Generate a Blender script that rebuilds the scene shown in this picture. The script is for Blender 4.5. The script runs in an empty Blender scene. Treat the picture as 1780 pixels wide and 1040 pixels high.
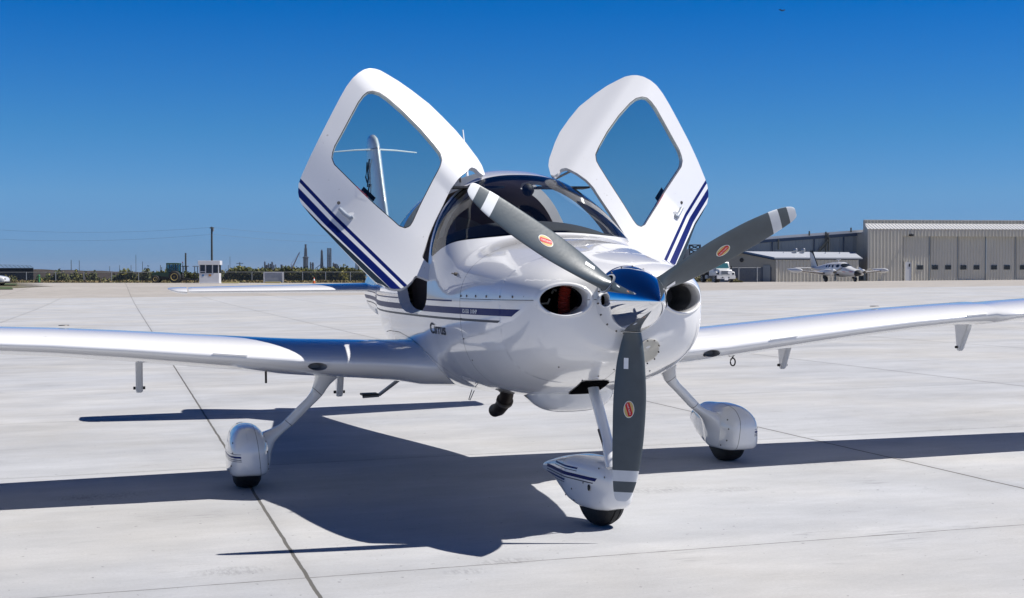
import bpy, math, random
import numpy as np
from mathutils import Matrix, Vector
random.seed(7)
rng = np.random.default_rng(7)
PI = math.pi
sc = bpy.context.scene
# ---------------------------------------------------------------- camera, sky, sun, exposure
CAM = np.array([-2.426, -6.387, 1.338])
YAW, PITCH, ROLL, FPX = math.radians(15.814), math.radians(-1.081), math.radians(-0.865), 2411.9
FW = np.array([math.sin(YAW)*math.cos(PITCH), math.cos(YAW)*math.cos(PITCH), math.sin(PITCH)])
RT = np.array([math.cos(YAW), -math.sin(YAW), 0.0])
UP = np.cross(RT, FW)
R2 = math.cos(ROLL)*RT + math.sin(ROLL)*UP
U2 = -math.sin(ROLL)*RT + math.cos(ROLL)*UP
# the apron by the aeroplane drains sideways by less than a degree: TILT takes apron coordinates to level ones
B0 = np.array([RT, UP, FW]).T
B1 = np.array([R2, U2, FW]).T
ROT = B0 @ B1.T
def tilt(P): return (np.asarray(P, float) - CAM) @ ROT.T + CAM
def untilt(P): return (np.asarray(P, float) - CAM) @ ROT + CAM
TILT = Matrix.Translation(Vector(CAM)) @ Matrix([list(map(float, r)) for r in ROT]).to_4x4() @ Matrix.Translation(-Vector(CAM))

cd = bpy.data.cameras.new('camera')
cam = bpy.data.objects.new('camera', cd); sc.collection.objects.link(cam)
cd.sensor_width = 36; cd.lens = FPX/1780*36; cd.clip_start = .1; cd.clip_end = 20000
m = Matrix([[float(RT[i]), float(UP[i]), float(-FW[i]), float(CAM[i])] for i in range(3)] + [[0, 0, 0, 1]])
cam.matrix_world = m
sc.camera = cam
SUN = Vector((ROT @ np.array([.675, -.24, 1.0])).tolist()).normalized()
sl = bpy.data.lights.new('sun', 'SUN'); sl.energy = 5.0; sl.angle = math.radians(.5); sl.color = (1, .965, .91)
so = bpy.data.objects.new('sun', sl); sc.collection.objects.link(so)
so.rotation_euler = SUN.to_track_quat('Z', 'Y').to_euler(); so.location = (10, -5, 20)
W = bpy.data.worlds.new('World'); sc.world = W; W.use_nodes = True
nt = W.node_tree; nt.nodes.clear()
out = nt.nodes.new('ShaderNodeOutputWorld'); bg = nt.nodes.new('ShaderNodeBackground')
sky = nt.nodes.new('ShaderNodeTexSky'); sky.sky_type = 'NISHITA'; sky.sun_disc = False
sky.sun_elevation = math.asin(SUN.z); sky.sun_rotation = math.atan2(SUN.x, SUN.y)
sky.air_density = 1.0; sky.dust_density = 0.3; sky.ozone_density = 3.0; sky.altitude = 0
# the sky deepens quickly with height (polarised, saturated blue)
geo = nt.nodes.new('ShaderNodeNewGeometry'); sep = nt.nodes.new('ShaderNodeSeparateXYZ')
neg = nt.nodes.new('ShaderNodeMath'); neg.operation = 'MULTIPLY'; neg.inputs[1].default_value = -1.0
nt.links.new(geo.outputs['Incoming'], sep.inputs[0])
nt.links.new(sep.outputs[2], neg.inputs[0])
cr = nt.nodes.new('ShaderNodeValToRGB'); nt.links.new(neg.outputs[0], cr.inputs[0])
SKYSTOPS = [(0.0, (.26, .55, 1.28)), (.03, (.275, .57, 1.23)), (.055, (.29, .61, 1.16)), (.10, (.175, .56, 1.05)), (.186, (.0, .43, 1.04)), (.32, (.0, .31, .82)), (.5, (.003, .18, .52)), (1.0, (.008, .09, .28))]
cr.color_ramp.elements[0].position = 0; cr.color_ramp.elements[0].color = SKYSTOPS[0][1] + (1,)
cr.color_ramp.elements[1].position = 1; cr.color_ramp.elements[1].color = SKYSTOPS[-1][1] + (1,)
for pp, cc in SKYSTOPS[1:-1]:
    e = cr.color_ramp.elements.new(pp); e.color = cc + (1,)
mul = nt.nodes.new('ShaderNodeMix'); mul.data_type = 'RGBA'; mul.blend_type = 'MULTIPLY'; mul.inputs[0].default_value = 1
nt.links.new(sky.outputs[0], mul.inputs[6]); nt.links.new(cr.outputs[0], mul.inputs[7])
nt.links.new(mul.outputs[2], bg.inputs[0]); bg.inputs[1].default_value = 0.069
nt.links.new(bg.outputs[0], out.inputs[0])
sc.view_settings.view_transform = 'Standard'; sc.view_settings.look = 'None'
sc.view_settings.exposure = 0.37; sc.view_settings.gamma = 1
sc.render.engine = 'CYCLES'; sc.cycles.max_bounces = 8; sc.cycles.transparent_max_bounces = 16

# ---------------------------------------------------------------- materials
def mat(name, col=(.8, .8, .8), rough=.5, metal=0, spec=.5, coat=0, noise=0, nscale=5, bump=0, bscale=20, emit=None):
    m = bpy.data.materials.new(name); m.use_nodes = True
    t = m.node_tree; b = t.nodes['Principled BSDF']
    b.inputs['Base Color'].default_value = tuple(col) + (1,); b.inputs['Roughness'].default_value = rough
    b.inputs['Metallic'].default_value = metal; b.inputs['Specular IOR Level'].default_value = spec
    b.inputs['Coat Weight'].default_value = coat; b.inputs['Coat Roughness'].default_value = .03
    tc = t.nodes.new('ShaderNodeTexCoord')
    if noise:
        n = t.nodes.new('ShaderNodeTexNoise'); n.inputs['Scale'].default_value = nscale; n.inputs['Detail'].default_value = 6
        t.links.new(tc.outputs['Object'], n.inputs[0])
        r = t.nodes.new('ShaderNodeMapRange'); r.inputs[1].default_value = .3; r.inputs[2].default_value = .7
        r.inputs[3].default_value = 1-noise; r.inputs[4].default_value = 1+noise*.6
        t.links.new(n.outputs[0], r.inputs[0])
        mx = t.nodes.new('ShaderNodeVectorMath'); mx.operation = 'SCALE'; mx.inputs[0].default_value = col
        t.links.new(r.outputs[0], mx.inputs['Scale']); t.links.new(mx.outputs[0], b.inputs['Base Color'])
    if bump:
        n = t.nodes.new('ShaderNodeTexNoise'); n.inputs['Scale'].default_value = bscale; n.inputs['Detail'].default_value = 4
        t.links.new(tc.outputs['Object'], n.inputs[0])
        bp = t.nodes.new('ShaderNodeBump'); bp.inputs['Strength'].default_value = bump; bp.inputs['Distance'].default_value = .02
        t.links.new(n.outputs[0], bp.inputs['Height']); t.links.new(bp.outputs[0], b.inputs['Normal'])
    return m
def glassmat(name, tint, rough=.0, ior=1.5, gl=(1, 1, 1)):
    m = bpy.data.materials.new(name); m.use_nodes = True
    t = m.node_tree; t.nodes.clear()
    o = t.nodes.new('ShaderNodeOutputMaterial'); mx = t.nodes.new('ShaderNodeMixShader')
    tr = t.nodes.new('ShaderNodeBsdfTransparent'); tr.inputs[0].default_value = tuple(tint)+(1,)
    g = t.nodes.new('ShaderNodeBsdfGlossy'); g.inputs[0].default_value = gl+(1,); g.inputs['Roughness'].default_value = rough
    fr = t.nodes.new('ShaderNodeFresnel'); fr.inputs[0].default_value = ior
    t.links.new(fr.outputs[0], mx.inputs[0]); t.links.new(tr.outputs[0], mx.inputs[1]); t.links.new(g.outputs[0], mx.inputs[2])
    t.links.new(mx.outputs[0], o.inputs[0]); return m
M = {}
def specks(m, scale, thr, amt, col=(.25, .22, .18)):
    t = m.node_tree; b = t.nodes['Principled BSDF']; src = b.inputs['Base Color'].links[0].from_socket if b.inputs['Base Color'].links else None
    tc = t.nodes.new('ShaderNodeTexCoord'); n = t.nodes.new('ShaderNodeTexNoise'); n.inputs['Scale'].default_value = scale; n.inputs['Detail'].default_value = 2
    t.links.new(tc.outputs['Object'], n.inputs[0]); n2 = t.nodes.new('ShaderNodeTexNoise'); n2.inputs['Scale'].default_value = scale*.12; t.links.new(tc.outputs['Object'], n2.inputs[0])
    r = t.nodes.new('ShaderNodeMapRange'); r.inputs[1].default_value = thr; r.inputs[2].default_value = thr+.03; r.inputs[4].default_value = amt; t.links.new(n.outputs[0], r.inputs[0])
    r2 = t.nodes.new('ShaderNodeMapRange'); r2.inputs[1].default_value = .5; r2.inputs[2].default_value = .6; t.links.new(n2.outputs[0], r2.inputs[0])
    mu = t.nodes.new('ShaderNodeMath'); mu.operation = 'MULTIPLY'; t.links.new(r.outputs[0], mu.inputs[0]); t.links.new(r2.outputs[0], mu.inputs[1])
    mx = t.nodes.new('ShaderNodeMix'); mx.data_type = 'RGBA'; t.links.new(mu.outputs[0], mx.inputs[0]); t.links.new(src, mx.inputs[6]); mx.inputs[7].default_value = col+(1,); t.links.new(mx.outputs[2], b.inputs['Base Color']); return m
M['paint'] = mat('white_paint', (.76, .76, .765), .16, coat=1.0, spec=.5, noise=.02, nscale=3)
specks(M['paint'], 42, .735, .7)
M['paint_in'] = mat('white_paint_matte', (.7, .7, .7), .5)
M['navy'] = mat('navy_stripe', (.004, .012, .115), .4, coat=.0, spec=.18)
M['slate'] = mat('slate_stripe', (.022, .035, .05), .4, coat=.0, spec=.18)
M['grey_stripe'] = mat('grey_stripe', (.07, .075, .09), .4, coat=.0, spec=.18)
M['blade'] = mat('blade_paint', (.060, .078, .092), .33, spec=.5, noise=.12, nscale=14, bump=.02, bscale=60)
M['blade_white'] = mat('blade_tip_white', (.62, .64, .66), .4, noise=.05, nscale=20)
M['chrome'] = mat('polished_metal', (.85, .86, .88), .045, metal=1, noise=.03, nscale=8)
M['black'] = mat('black_rubber', (.012, .012, .013), .6, noise=.2, nscale=30)
M['tyre'] = mat('tyre_rubber', (.014, .014, .015), .7, noise=.35, nscale=20, bump=.2, bscale=80)
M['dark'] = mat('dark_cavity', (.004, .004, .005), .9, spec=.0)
M['duct'] = mat('duct_grey', (.30, .30, .31), .7, noise=.2, nscale=25)
M['hose'] = mat('orange_hose', (.38, .035, .02), .6)
M['lining'] = mat('cabin_lining', (.30, .24, .22), .8, noise=.1)
M['dash'] = mat('glareshield', (.035, .038, .045), .75, bump=.3, bscale=90)
M['seat'] = mat('seat_leather', (.10, .09, .09), .5, noise=.1)
M['rust'] = mat('exhaust_steel', (.02, .013, .010), .55, metal=.5, noise=.4, nscale=30)
M['screw'] = mat('screw_metal', (.12, .11, .10), .5, metal=.6)
M['metal'] = mat('bare_metal', (.45, .45, .44), .35, metal=.9, noise=.1)
M['glass'] = glassmat('windshield_glass', (.88, .92, .93), ior=1.6)
M['glass_tint'] = glassmat('sun_band_glass', (.34, .48, .62))
M['doorglass'] = glassmat('door_glass', (.62, .74, .76))
M['red'] = mat('decal_red', (.55, .0, .008), .4)
M['cream'] = mat('decal_cream', (.62, .43, .15), .4)
M['white'] = mat('plain_white', (.82, .82, .82), .5)

# ---------------------------------------------------------------- mesh helpers
def link(o, parent=None):
    sc.collection.objects.link(o)
    if parent is not None: o.parent = parent
    return o
def tag(o, label=None, cat=None, group=None, kind=None):
    if label: o['label'] = label
    if cat: o['category'] = cat
    if group: o['group'] = group
    if kind: o['kind'] = kind
    return o
def empty(name, loc=(0, 0, 0), rz=0, **k):
    o = bpy.data.objects.new(name, None); o.location = loc; o.rotation_euler = (0, 0, rz); o.empty_display_size = .1
    link(o); return tag(o, **k)
def mk(name, V, F, mats, parent=None, smooth=True, mi=None, weld=0, solid=0, bevel=0, sharp=40):
    me = bpy.data.meshes.new(name)
    me.from_pydata([tuple(map(float, v)) for v in V], [], [tuple(map(int, f)) for f in F])
    mats = mats if isinstance(mats, (list, tuple)) else [mats]
    for m_ in mats: me.materials.append(M[m_] if isinstance(m_, str) else m_)
    if mi is not None: me.polygons.foreach_set('material_index', np.array(mi, dtype=np.int32))
    if weld:
        import bmesh
        bm = bmesh.new(); bm.from_mesh(me); bmesh.ops.remove_doubles(bm, verts=bm.verts, dist=weld); bm.to_mesh(me); bm.free()
    me.polygons.foreach_set('use_smooth', np.full(len(me.polygons), smooth))
    if smooth: me.set_sharp_from_angle(angle=math.radians(sharp))
    me.update()
    o = bpy.data.objects.new(name, me); link(o, parent)
    if solid:
        s = o.modifiers.new('solid', 'SOLIDIFY'); s.thickness = solid; s.offset = -1
    if bevel:
        b = o.modifiers.new('bevel', 'BEVEL'); b.width = bevel; b.segments = 2; b.limit_method = 'ANGLE'
    return o
class MB:
    def __init__(s): s.V = []; s.F = []; s.M = []; s.mi = 0
    def add(s, V, F):
        n = len(s.V); s.V += [tuple(map(float, v)) for v in V]; s.F += [[i+n for i in f] for f in F]; s.M += [s.mi]*len(F); return s
    def box(s, x0, x1, y0, y1, z0, z1):
        return s.add([(x0, y0, z0), (x1, y0, z0), (x1, y1, z0), (x0, y1, z0), (x0, y0, z1), (x1, y0, z1), (x1, y1, z1), (x0, y1, z1)],
                     [(0, 3, 2, 1), (4, 5, 6, 7), (0, 1, 5, 4), (1, 2, 6, 5), (2, 3, 7, 6), (3, 0, 4, 7)])
    def prism(s, poly, a0, a1, axis=0):
        # polygon in the two other axes, extruded along axis
        n = len(poly)
        def P(a, q):
            return {0: (a, q[0], q[1]), 1: (q[0], a, q[1]), 2: (q[0], q[1], a)}[axis]
        return s.add([P(a0, q) for q in poly]+[P(a1, q) for q in poly],
                     [tuple(range(n-1, -1, -1)), tuple(range(n, 2*n))]+[(i, (i+1) % n, n+(i+1) % n, n+i) for i in range(n)])
    def tube(s, pts, rad, n=12, cap=True, flat=1.0, up=(0, 0, 1)):
        pts = [np.array(p, float) for p in pts]
        if not hasattr(rad, '__len__'): rad = [rad]*len(pts)
        V = []; F = []
        upv = np.array(up, float)
        for i, p in enumerate(pts):
            d = pts[min(i+1, len(pts)-1)]-pts[max(i-1, 0)]; d /= np.linalg.norm(d)+1e-12
            a = np.cross(d, upv)
            if np.linalg.norm(a) < 1e-3: a = np.cross(d, (1, 0, 0))
            a /= np.linalg.norm(a); b = np.cross(a, d)
            for k in range(n):
                t = 2*PI*k/n; V.append(p+rad[i]*(math.cos(t)*a+math.sin(t)*flat*b))
        for i in range(len(pts)-1):
            for k in range(n): F.append((i*n+k, i*n+(k+1) % n, (i+1)*n+(k+1) % n, (i+1)*n+k))
        if cap: F.append(tuple(range(n-1, -1, -1))); F.append(tuple(range((len(pts)-1)*n, len(pts)*n)))
        return s.add(V, F)
    def lathe(s, prof, axis_o, ax=(0, 0, 1), n=24, cap=True):
        # prof = [(dist along axis, radius)]
        ax = np.array(ax, float); ax /= np.linalg.norm(ax); o = np.array(axis_o, float)
        a = np.cross(ax, (0, 0, 1)) if abs(ax[2]) < .9 else np.cross(ax, (1, 0, 0)); a /= np.linalg.norm(a); b = np.cross(ax, a)
        V = []; F = []
        for h, r in prof:
            for k in range(n):
                t = 2*PI*k/n; V.append(o+ax*h+r*(math.cos(t)*a+math.sin(t)*b))
        for i in range(len(prof)-1):
            for k in range(n): F.append((i*n+k, i*n+(k+1) % n, (i+1)*n+(k+1) % n, (i+1)*n+k))
        if cap: F.append(tuple(range(n-1, -1, -1))); F.append(tuple(range((len(prof)-1)*n, len(prof)*n)))
        return s.add(V, F)
    def build(s, name, mats, parent=None, smooth=False, **k): return mk(name, s.V, s.F, mats, parent, smooth, mi=s.M, **k)
def pchip(xs, ys, x):
    xs = np.asarray(xs, float); ys = np.asarray(ys, float); h = np.diff(xs); d = np.diff(ys)/h
    m_ = np.zeros_like(ys); m_[0] = d[0]; m_[-1] = d[-1]
    for i in range(1, len(xs)-1):
        if d[i-1]*d[i] > 0:
            w1 = 2*h[i]+h[i-1]; w2 = h[i]+2*h[i-1]; m_[i] = (w1+w2)/(w1/d[i-1]+w2/d[i])
    x = np.clip(np.asarray(x, float), xs[0], xs[-1]); k = np.clip(np.searchsorted(xs, x)-1, 0, len(xs)-2)
    t = (x-xs[k])/h[k]
    return ((1+2*t)*(1-t)**2*ys[k]+t*(1-t)**2*h[k]*m_[k]+t*t*(3-2*t)*ys[k+1]+t*t*(t-1)*h[k]*m_[k+1])
class Loft:
    # superelliptic sections along y: rows (y, w, zt, zb, zw, nt, nb[, xc])
    def __init__(s, rows):
        s.r = np.array(rows, float); s.y0, s.y1 = s.r[0, 0], s.r[-1, 0]
    def par(s, y): return [pchip(s.r[:, 0], s.r[:, j], y) for j in range(1, s.r.shape[1])]
    def pt(s, y, th):
        q = s.par(y); w, zt, zb, zw, n1, n2 = q[:6]; xc = q[6] if len(q) > 6 else 0
        c, sn = np.cos(th), np.sin(th); top = sn >= 0
        n = np.where(top, n1, n2)
        x = np.sign(c)*np.abs(c)**(2/n)*w+xc
        z = np.where(top, zw+(zt-zw)*np.abs(sn)**(2/n), zw-(zw-zb)*np.abs(sn)**(2/n))
        return np.stack([x, y+0*x, z], -1)
    def grid(s, ys, nth, wig=None, caps=(False, False)):
        th = np.linspace(0, 2*PI, nth, endpoint=False)+1e-9
        V = np.concatenate([s.pt(np.full(nth, y), th) for y in ys])
        F = []
        for i in range(len(ys)-1):
            for k in range(nth):
                F.append((i*nth+k, (i+1)*nth+k, (i+1)*nth+(k+1) % nth, i*nth+(k+1) % nth))
        if caps[0]: F.append(tuple(range(nth)))
        if caps[1]: F.append(tuple(range(len(ys)*nth-1, (len(ys)-1)*nth-1, -1)))
        return [V, F, [0]*len(F)]
    def inside(s, x, y, z):
        q = s.par(y); w, zt, zb, zw, n1, n2 = q[:6]; xc = q[6] if len(q) > 6 else 0
        up = z >= zw
        n = np.where(up, n1, n2); h = np.where(up, zt-zw, zw-zb)
        return np.abs((x-xc)/w)**n+np.abs((z-zw)/h)**n
    def side_x(s, y, z, sg=1):
        q = s.par(y); w, zt, zb, zw, n1, n2 = q[:6]; xc = q[6] if len(q) > 6 else 0
        up = z >= zw; n = np.where(up, n1, n2); h = np.where(up, zt-zw, zw-zb)
        return xc+sg*w*np.maximum(1-np.abs((z-zw)/h)**n, 0)**(1/n)
    def front_y(s, x, z, lo=None, hi=1.5):
        lo = s.y0 if lo is None else lo
        a = np.full(np.shape(x), float(lo)); b = np.full(np.shape(x), float(hi))
        for _ in range(40):
            mid = (a+b)/2; ins = s.inside(x, mid, z) < 1
            b = np.where(ins, mid, b); a = np.where(ins, a, mid)
        return (a+b)/2
def split(mesh, fn):
    V, F, MI = mesh; V = np.asarray(V, float); f = fn(V); f = np.where(np.abs(f) < 1e-7, 1e-7, f)
    pos = f > 0
    newV = [*V]; cache = {}
    P = []; PM = []; N = []; NM = []
    def cut(a, b):
        k = (a, b) if a < b else (b, a)
        if k not in cache:
            i, j = k; t = f[i]/(f[i]-f[j]); newV.append(V[i]+t*(V[j]-V[i])); cache[k] = len(newV)-1
        return cache[k]
    for face, mi in zip(F, MI):
        s = [pos[i] for i in face]
        if all(s): P.append(face); PM.append(mi); continue
        if not any(s): N.append(face); NM.append(mi); continue
        pp = []; nn = []
        for q in range(len(face)):
            a, b = face[q], face[(q+1) % len(face)]
            (pp if pos[a] else nn).append(a)
            if pos[a] != pos[b]:
                c = cut(a, b); pp.append(c); nn.append(c)
        if len(pp) > 2: P.append(tuple(pp)); PM.append(mi)
        if len(nn) > 2: N.append(tuple(nn)); NM.append(mi)
    return newV, (P, PM), (N, NM)
def compact(V, F, MI):
    used = sorted({i for f in F for i in f}); mp = {o: n for n, o in enumerate(used)}
    return [np.array([V[i] for i in used]), [tuple(mp[i] for i in f) for f in F], list(MI)]
def clip(mesh, fn):
    V, p, n = split(mesh, fn); return compact(V, *p), compact(V, *n)
def paint(mesh, fn, idx, only=None):
    V, p, n = split(mesh, fn)
    pm = [idx if (only is None or m_ in only) else m_ for m_ in p[1]]
    return [np.array(V), p[0]+n[0], pm+n[1]]
def paintm(mesh, fns, idx):
    for fn in fns:
        V, p, n = split(mesh, fn); mesh = [np.array(V), p[0]+n[0], p[1]+n[1]]
    V = mesh[0]; C = np.array([V[list(f)].mean(0) for f in mesh[1]]); ok = np.ones(len(C), bool)
    for fn in fns: ok &= fn(C) > 0
    return [V, mesh[1], [idx if o else m_ for o, m_ in zip(ok, mesh[2])]]
def mirror(mesh):
    V = np.array(mesh[0]).copy(); V[:, 0] *= -1
    return [V, [tuple(reversed(f)) for f in mesh[1]], list(mesh[2])]
def sdpoly(P, poly):
    # signed distance, positive inside
    P = np.asarray(P, float); poly = np.asarray(poly, float); d = np.full(len(P), 1e9); ins = np.zeros(len(P), bool)
    for a, b in zip(poly, np.roll(poly, -1, 0)):
        e = b-a; w = P-a; t = np.clip((w@e)/(e@e+1e-15), 0, 1); d = np.minimum(d, np.linalg.norm(w-t[:, None]*e, axis=1))
        c = (a[1] > P[:, 1]) != (b[1] > P[:, 1])
        with np.errstate(divide='ignore', invalid='ignore'):
            xi = (b[0]-a[0])*(P[:, 1]-a[1])/(b[1]-a[1])+a[0]
        ins ^= c & (P[:, 0] < xi)
    return np.where(ins, d, -d)
def smoothpoly(pts, n=3):
    p = np.array(pts, float)
    for _ in range(n):
        q = np.roll(p, -1, 0); p = np.stack([.75*p+.25*q, .25*p+.75*q], 1).reshape(-1, 2)
    return p
def ray(u, v):
    d = FW+R2*(u-890)/FPX-U2*(v-520)/FPX; return d
def text_mesh(s, size, bold=0):
    c = bpy.data.curves.new('lettering', 'FONT'); c.body = s; c.size = size; c.offset = bold; c.resolution_u = 3
    o = bpy.data.objects.new('lettering', c); me = bpy.data.meshes.new_from_object(o)
    V = np.array([v.co[:] for v in me.vertices]); F = [tuple(p.vertices) for p in me.polygons]
    bpy.data.objects.remove(o); bpy.data.meshes.remove(me); return V, F

# ================================================================ THE AEROPLANE (apron coordinates: nose at -y, z up)
plane = empty('small_airplane')
tag(plane, 'white single engine propeller plane with both gull wing doors raised and a polished spinner', 'airplane')
plane.matrix_world = TILT
BODY = Loft([
    # y,    w,    zt,    zb,    zw,   nt,  nb
    (.075, .215, 1.325, 1.00, 1.195, 2.2, 2.2),
    (.085, .27, 1.333, .945, 1.195, 2.3, 2.2),
    (.11, .345, 1.343, .93, 1.195, 2.4, 2.2),
    (.15, .408, 1.356, .890, 1.195, 2.5, 2.4),
    (.21, .452, 1.374, .855, 1.19, 2.5, 2.8),
    (.30, .490, 1.398, .820, 1.185, 2.5, 3.1),
    (.45, .530, 1.430, .770, 1.18, 2.5, 3.1),
    (.65, .570, 1.464, .714, 1.17, 2.5, 2.9),
    (.95, .613, 1.512, .650, 1.16, 2.5, 2.6),
    (1.24, .642, 1.556, .625, 1.155, 2.5, 2.6),
    (1.32, .648, 1.612, .620, 1.15, 2.4, 2.6),
    (1.55, .660, 1.770, .610, 1.15, 2.35, 2.6),
    (1.80, .668, 1.890, .598, 1.15, 2.42, 2.8),
    (2.05, .670, 1.968, .59, 1.15, 2.4, 2.8),
    (2.30, .670, 2.002, .585, 1.15, 2.35, 2.8),
    (2.80, .665, 2.000, .585, 1.15, 2.35, 2.6),
    (3.40, .625, 1.930, .60, 1.15, 2.3, 2.4),
    (4.00, .545, 1.800, .66, 1.15, 2.2, 2.2),
    (4.80, .410, 1.640, .77, 1.16, 2.1, 2.1),
    (5.60, .290, 1.500, .88, 1.18, 2.0, 2.0),
    (6.40, .190, 1.420, .97, 1.2, 2.0, 2.0),
    (7.20, .095, 1.360, 1.04, 1.2, 2.0, 2.0),
    (7.42, .030, 1.300, 1.12, 1.2, 2.0, 2.0)])
ys = np.concatenate([np.linspace(.075, .12, 8), np.linspace(.13, .5, 26)[0:], np.linspace(.52, 1.2, 24), np.linspace(1.22, 1.4, 14), np.linspace(1.42, 3.6, 74), np.linspace(3.65, 7.42, 40)])
NTH = 176
body = BODY.grid(ys, NTH, caps=(True, True))
def cheek(V):
    # sculpted ridges that run back from the two cooling inlets, shallow crease above the seam
    x, y, z = V.T
    a = np.exp(-((np.abs(x)-.33)/.11)**2)*np.exp(-((z-1.33)/.10)**2)*np.clip((y-.08)/.12, 0, 1)*np.exp(-(np.maximum(y-.25, 0)/.38)**2)
    V = V.copy(); V[:, 2] += .006*a; V[:, 0] += np.sign(x)*.003*a
    return V
body[0] = cheek(body[0])
def ypil(z): return 1.735+(z-1.46)*.62
def f_ws(V):
    x, y, z = V.T
    yb = 1.262+.40*(np.abs(x)/.623)**4.6
    a = (y-yb)/1.0; b = (ypil(z)-y); c = 1.985-y
    k = .03
    return np.where(z < 1.3, -1, -k*np.log(np.exp(-a/k)+np.exp(-b/k)+np.exp(-c/k)))
DOOR = smoothpoly([(1.68, 1.10), (2.43, 1.09), (2.62, 1.25), (2.86, 1.62), (2.72, 1.90), (2.55, 2.06), (2.12, 2.06), (2.01, 1.88), (1.83, 1.57), (1.70, 1.36)], 2)
def f_door(V):
    d = sdpoly(V[:, 1:], DOOR)
    return np.minimum(d, np.abs(V[:, 0])-.215)
REAR = smoothpoly([(2.98, 1.42), (3.62, 1.47), (3.80, 1.60), (3.35, 1.84), (3.02, 1.86), (2.94, 1.62)], 2)
def f_rear(V):
    return np.where(np.abs(V[:, 0]) > .1, sdpoly(V[:, 1:], REAR), -1)
IN = (.312, 1.2, .118, .076)
def f_in(V):
    x, y, z = V.T
    e = 1-np.sqrt(((np.abs(x)-IN[0])/IN[2])**2+((z-IN[1])/IN[3])**2)
    return np.where(y < .5, e, -1)
ws, body = clip(body, f_ws)
_, body = clip(body, f_door)
rearw, body = clip(body, f_rear)
_, body = clip(body, f_in)
# livery on the sides: thin navy line, broad navy band with slanted nose, slate line
SIDE = lambda V: np.abs(V[:, 0])-.05
for z0, z1, ya, yb, sl_, mi in ((1.116, 1.153, .30, 7.0, 2.2, 1), (1.080, 1.093, .50, 7.0, 2.2, 2), (1.183, 1.192, 1.17, 7.0, 0, 1)):
    body = paintm(body, [lambda V: V[:, 2]-z0, lambda V: z1-V[:, 2], lambda V: V[:, 1]-ya-sl_*(z1-V[:, 2])-.0], mi)
# panel gaps: cowl split line, firewall ring
fw0 = lambda V: V[:, 1]-1.035-.16*np.maximum(1.0-V[:, 2], 0)
body = paintm(body, [lambda V: .0016-V[:, 2]+1.2, lambda V: V[:, 2]-1.2+.0016, lambda V: 1.03-V[:, 1]], 3)
body = paintm(body, [lambda V: .002-fw0(V), lambda V: fw0(V)+.002, lambda V: 1.50-V[:, 2]], 3)
body = paintm(body, [lambda V: .0014-V[:, 0], lambda V: V[:, 0]+.0014, lambda V: .98-V[:, 2], lambda V: .5-V[:, 1]], 3)
for xa_, xb_, ya_, yb_ in ((.10, .30, .62, .90),):
    for cx_ in (xa_, xb_): body = paintm(body, [lambda V: V[:, 0]-cx_+.0012, lambda V: cx_+.0012-V[:, 0], lambda V: V[:, 1]-ya_, lambda V: yb_-V[:, 1], lambda V: V[:, 2]-1.3], 3)
    for cy_ in (ya_, yb_): body = paintm(body, [lambda V: V[:, 1]-cy_+.0014, lambda V: cy_+.0014-V[:, 1], lambda V: V[:, 0]-xa_, lambda V: xb_-V[:, 0], lambda V: V[:, 2]-1.3], 3)
WG = lambda V: np.interp(V[:, 1], [1.55, 1.66, 1.80, 2.0, 2.25, 2.6, 3.0, 3.4], [.655, .755, .835, .895, .935, .960, .955, .93])
body = paintm(body, [lambda V: V[:, 2]-WG(V)+.0022, lambda V: WG(V)+.0022-V[:, 2], lambda V: V[:, 1]-1.58, lambda V: 3.3-V[:, 1], SIDE], 3)
fus = mk('fuselage', *body[:2], ['paint', 'navy', 'grey_stripe', 'black'], plane, mi=body[2], sharp=50)
ws = paint(ws, lambda V: V[:, 2]-(1.925-.10*np.abs(V[:, 0])**2), 1)
mk('windshield', *ws[:2], ['glass', 'glass_tint'], plane, mi=ws[2], solid=0)
for sg in (-1, 1):
    q_, _ = clip(rearw, lambda V: sg*V[:, 0]); mk('rear_window', *q_[:2], 'doorglass', plane)
# windshield rubber edge line: narrow band just inside the glass border
def ribbon(fn, lo, hi, base):
    a, _ = clip(base, lambda V: fn(V)-lo); b, _ = clip(a, lambda V: hi-fn(V)); return b
CLEAN = BODY.grid(ys[ys > 1.1][ys[ys > 1.1] < 3.95], NTH)
def inset(mesh, d):
    V = np.array(mesh[0]).copy(); c = np.stack([0*V[:, 0], V[:, 1], 0*V[:, 0]+1.25], 1); n = V-c; l = np.linalg.norm(n, axis=1)[:, None]
    return [V-n/l*d, mesh[1], mesh[2]]
edge = inset(ribbon(f_ws, .0, .022, CLEAN), .004)
mk('windshield_seal', *edge[:2], 'black', plane)
# cabin lining with the same openings
lin = CLEAN
for f in (f_ws, f_door, f_rear): _, lin = clip(lin, lambda V: f(V)-.0)
_, lin = clip(lin, lambda V: np.where(V[:, 1] < 1.45, 1, -1)*np.where(V[:, 2] > 1.6, -1, 1.)*1.0) if False else (None, lin)
lin = inset(lin, .035)
mk('cabin_lining', *lin[:2], 'lining', plane)
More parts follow.
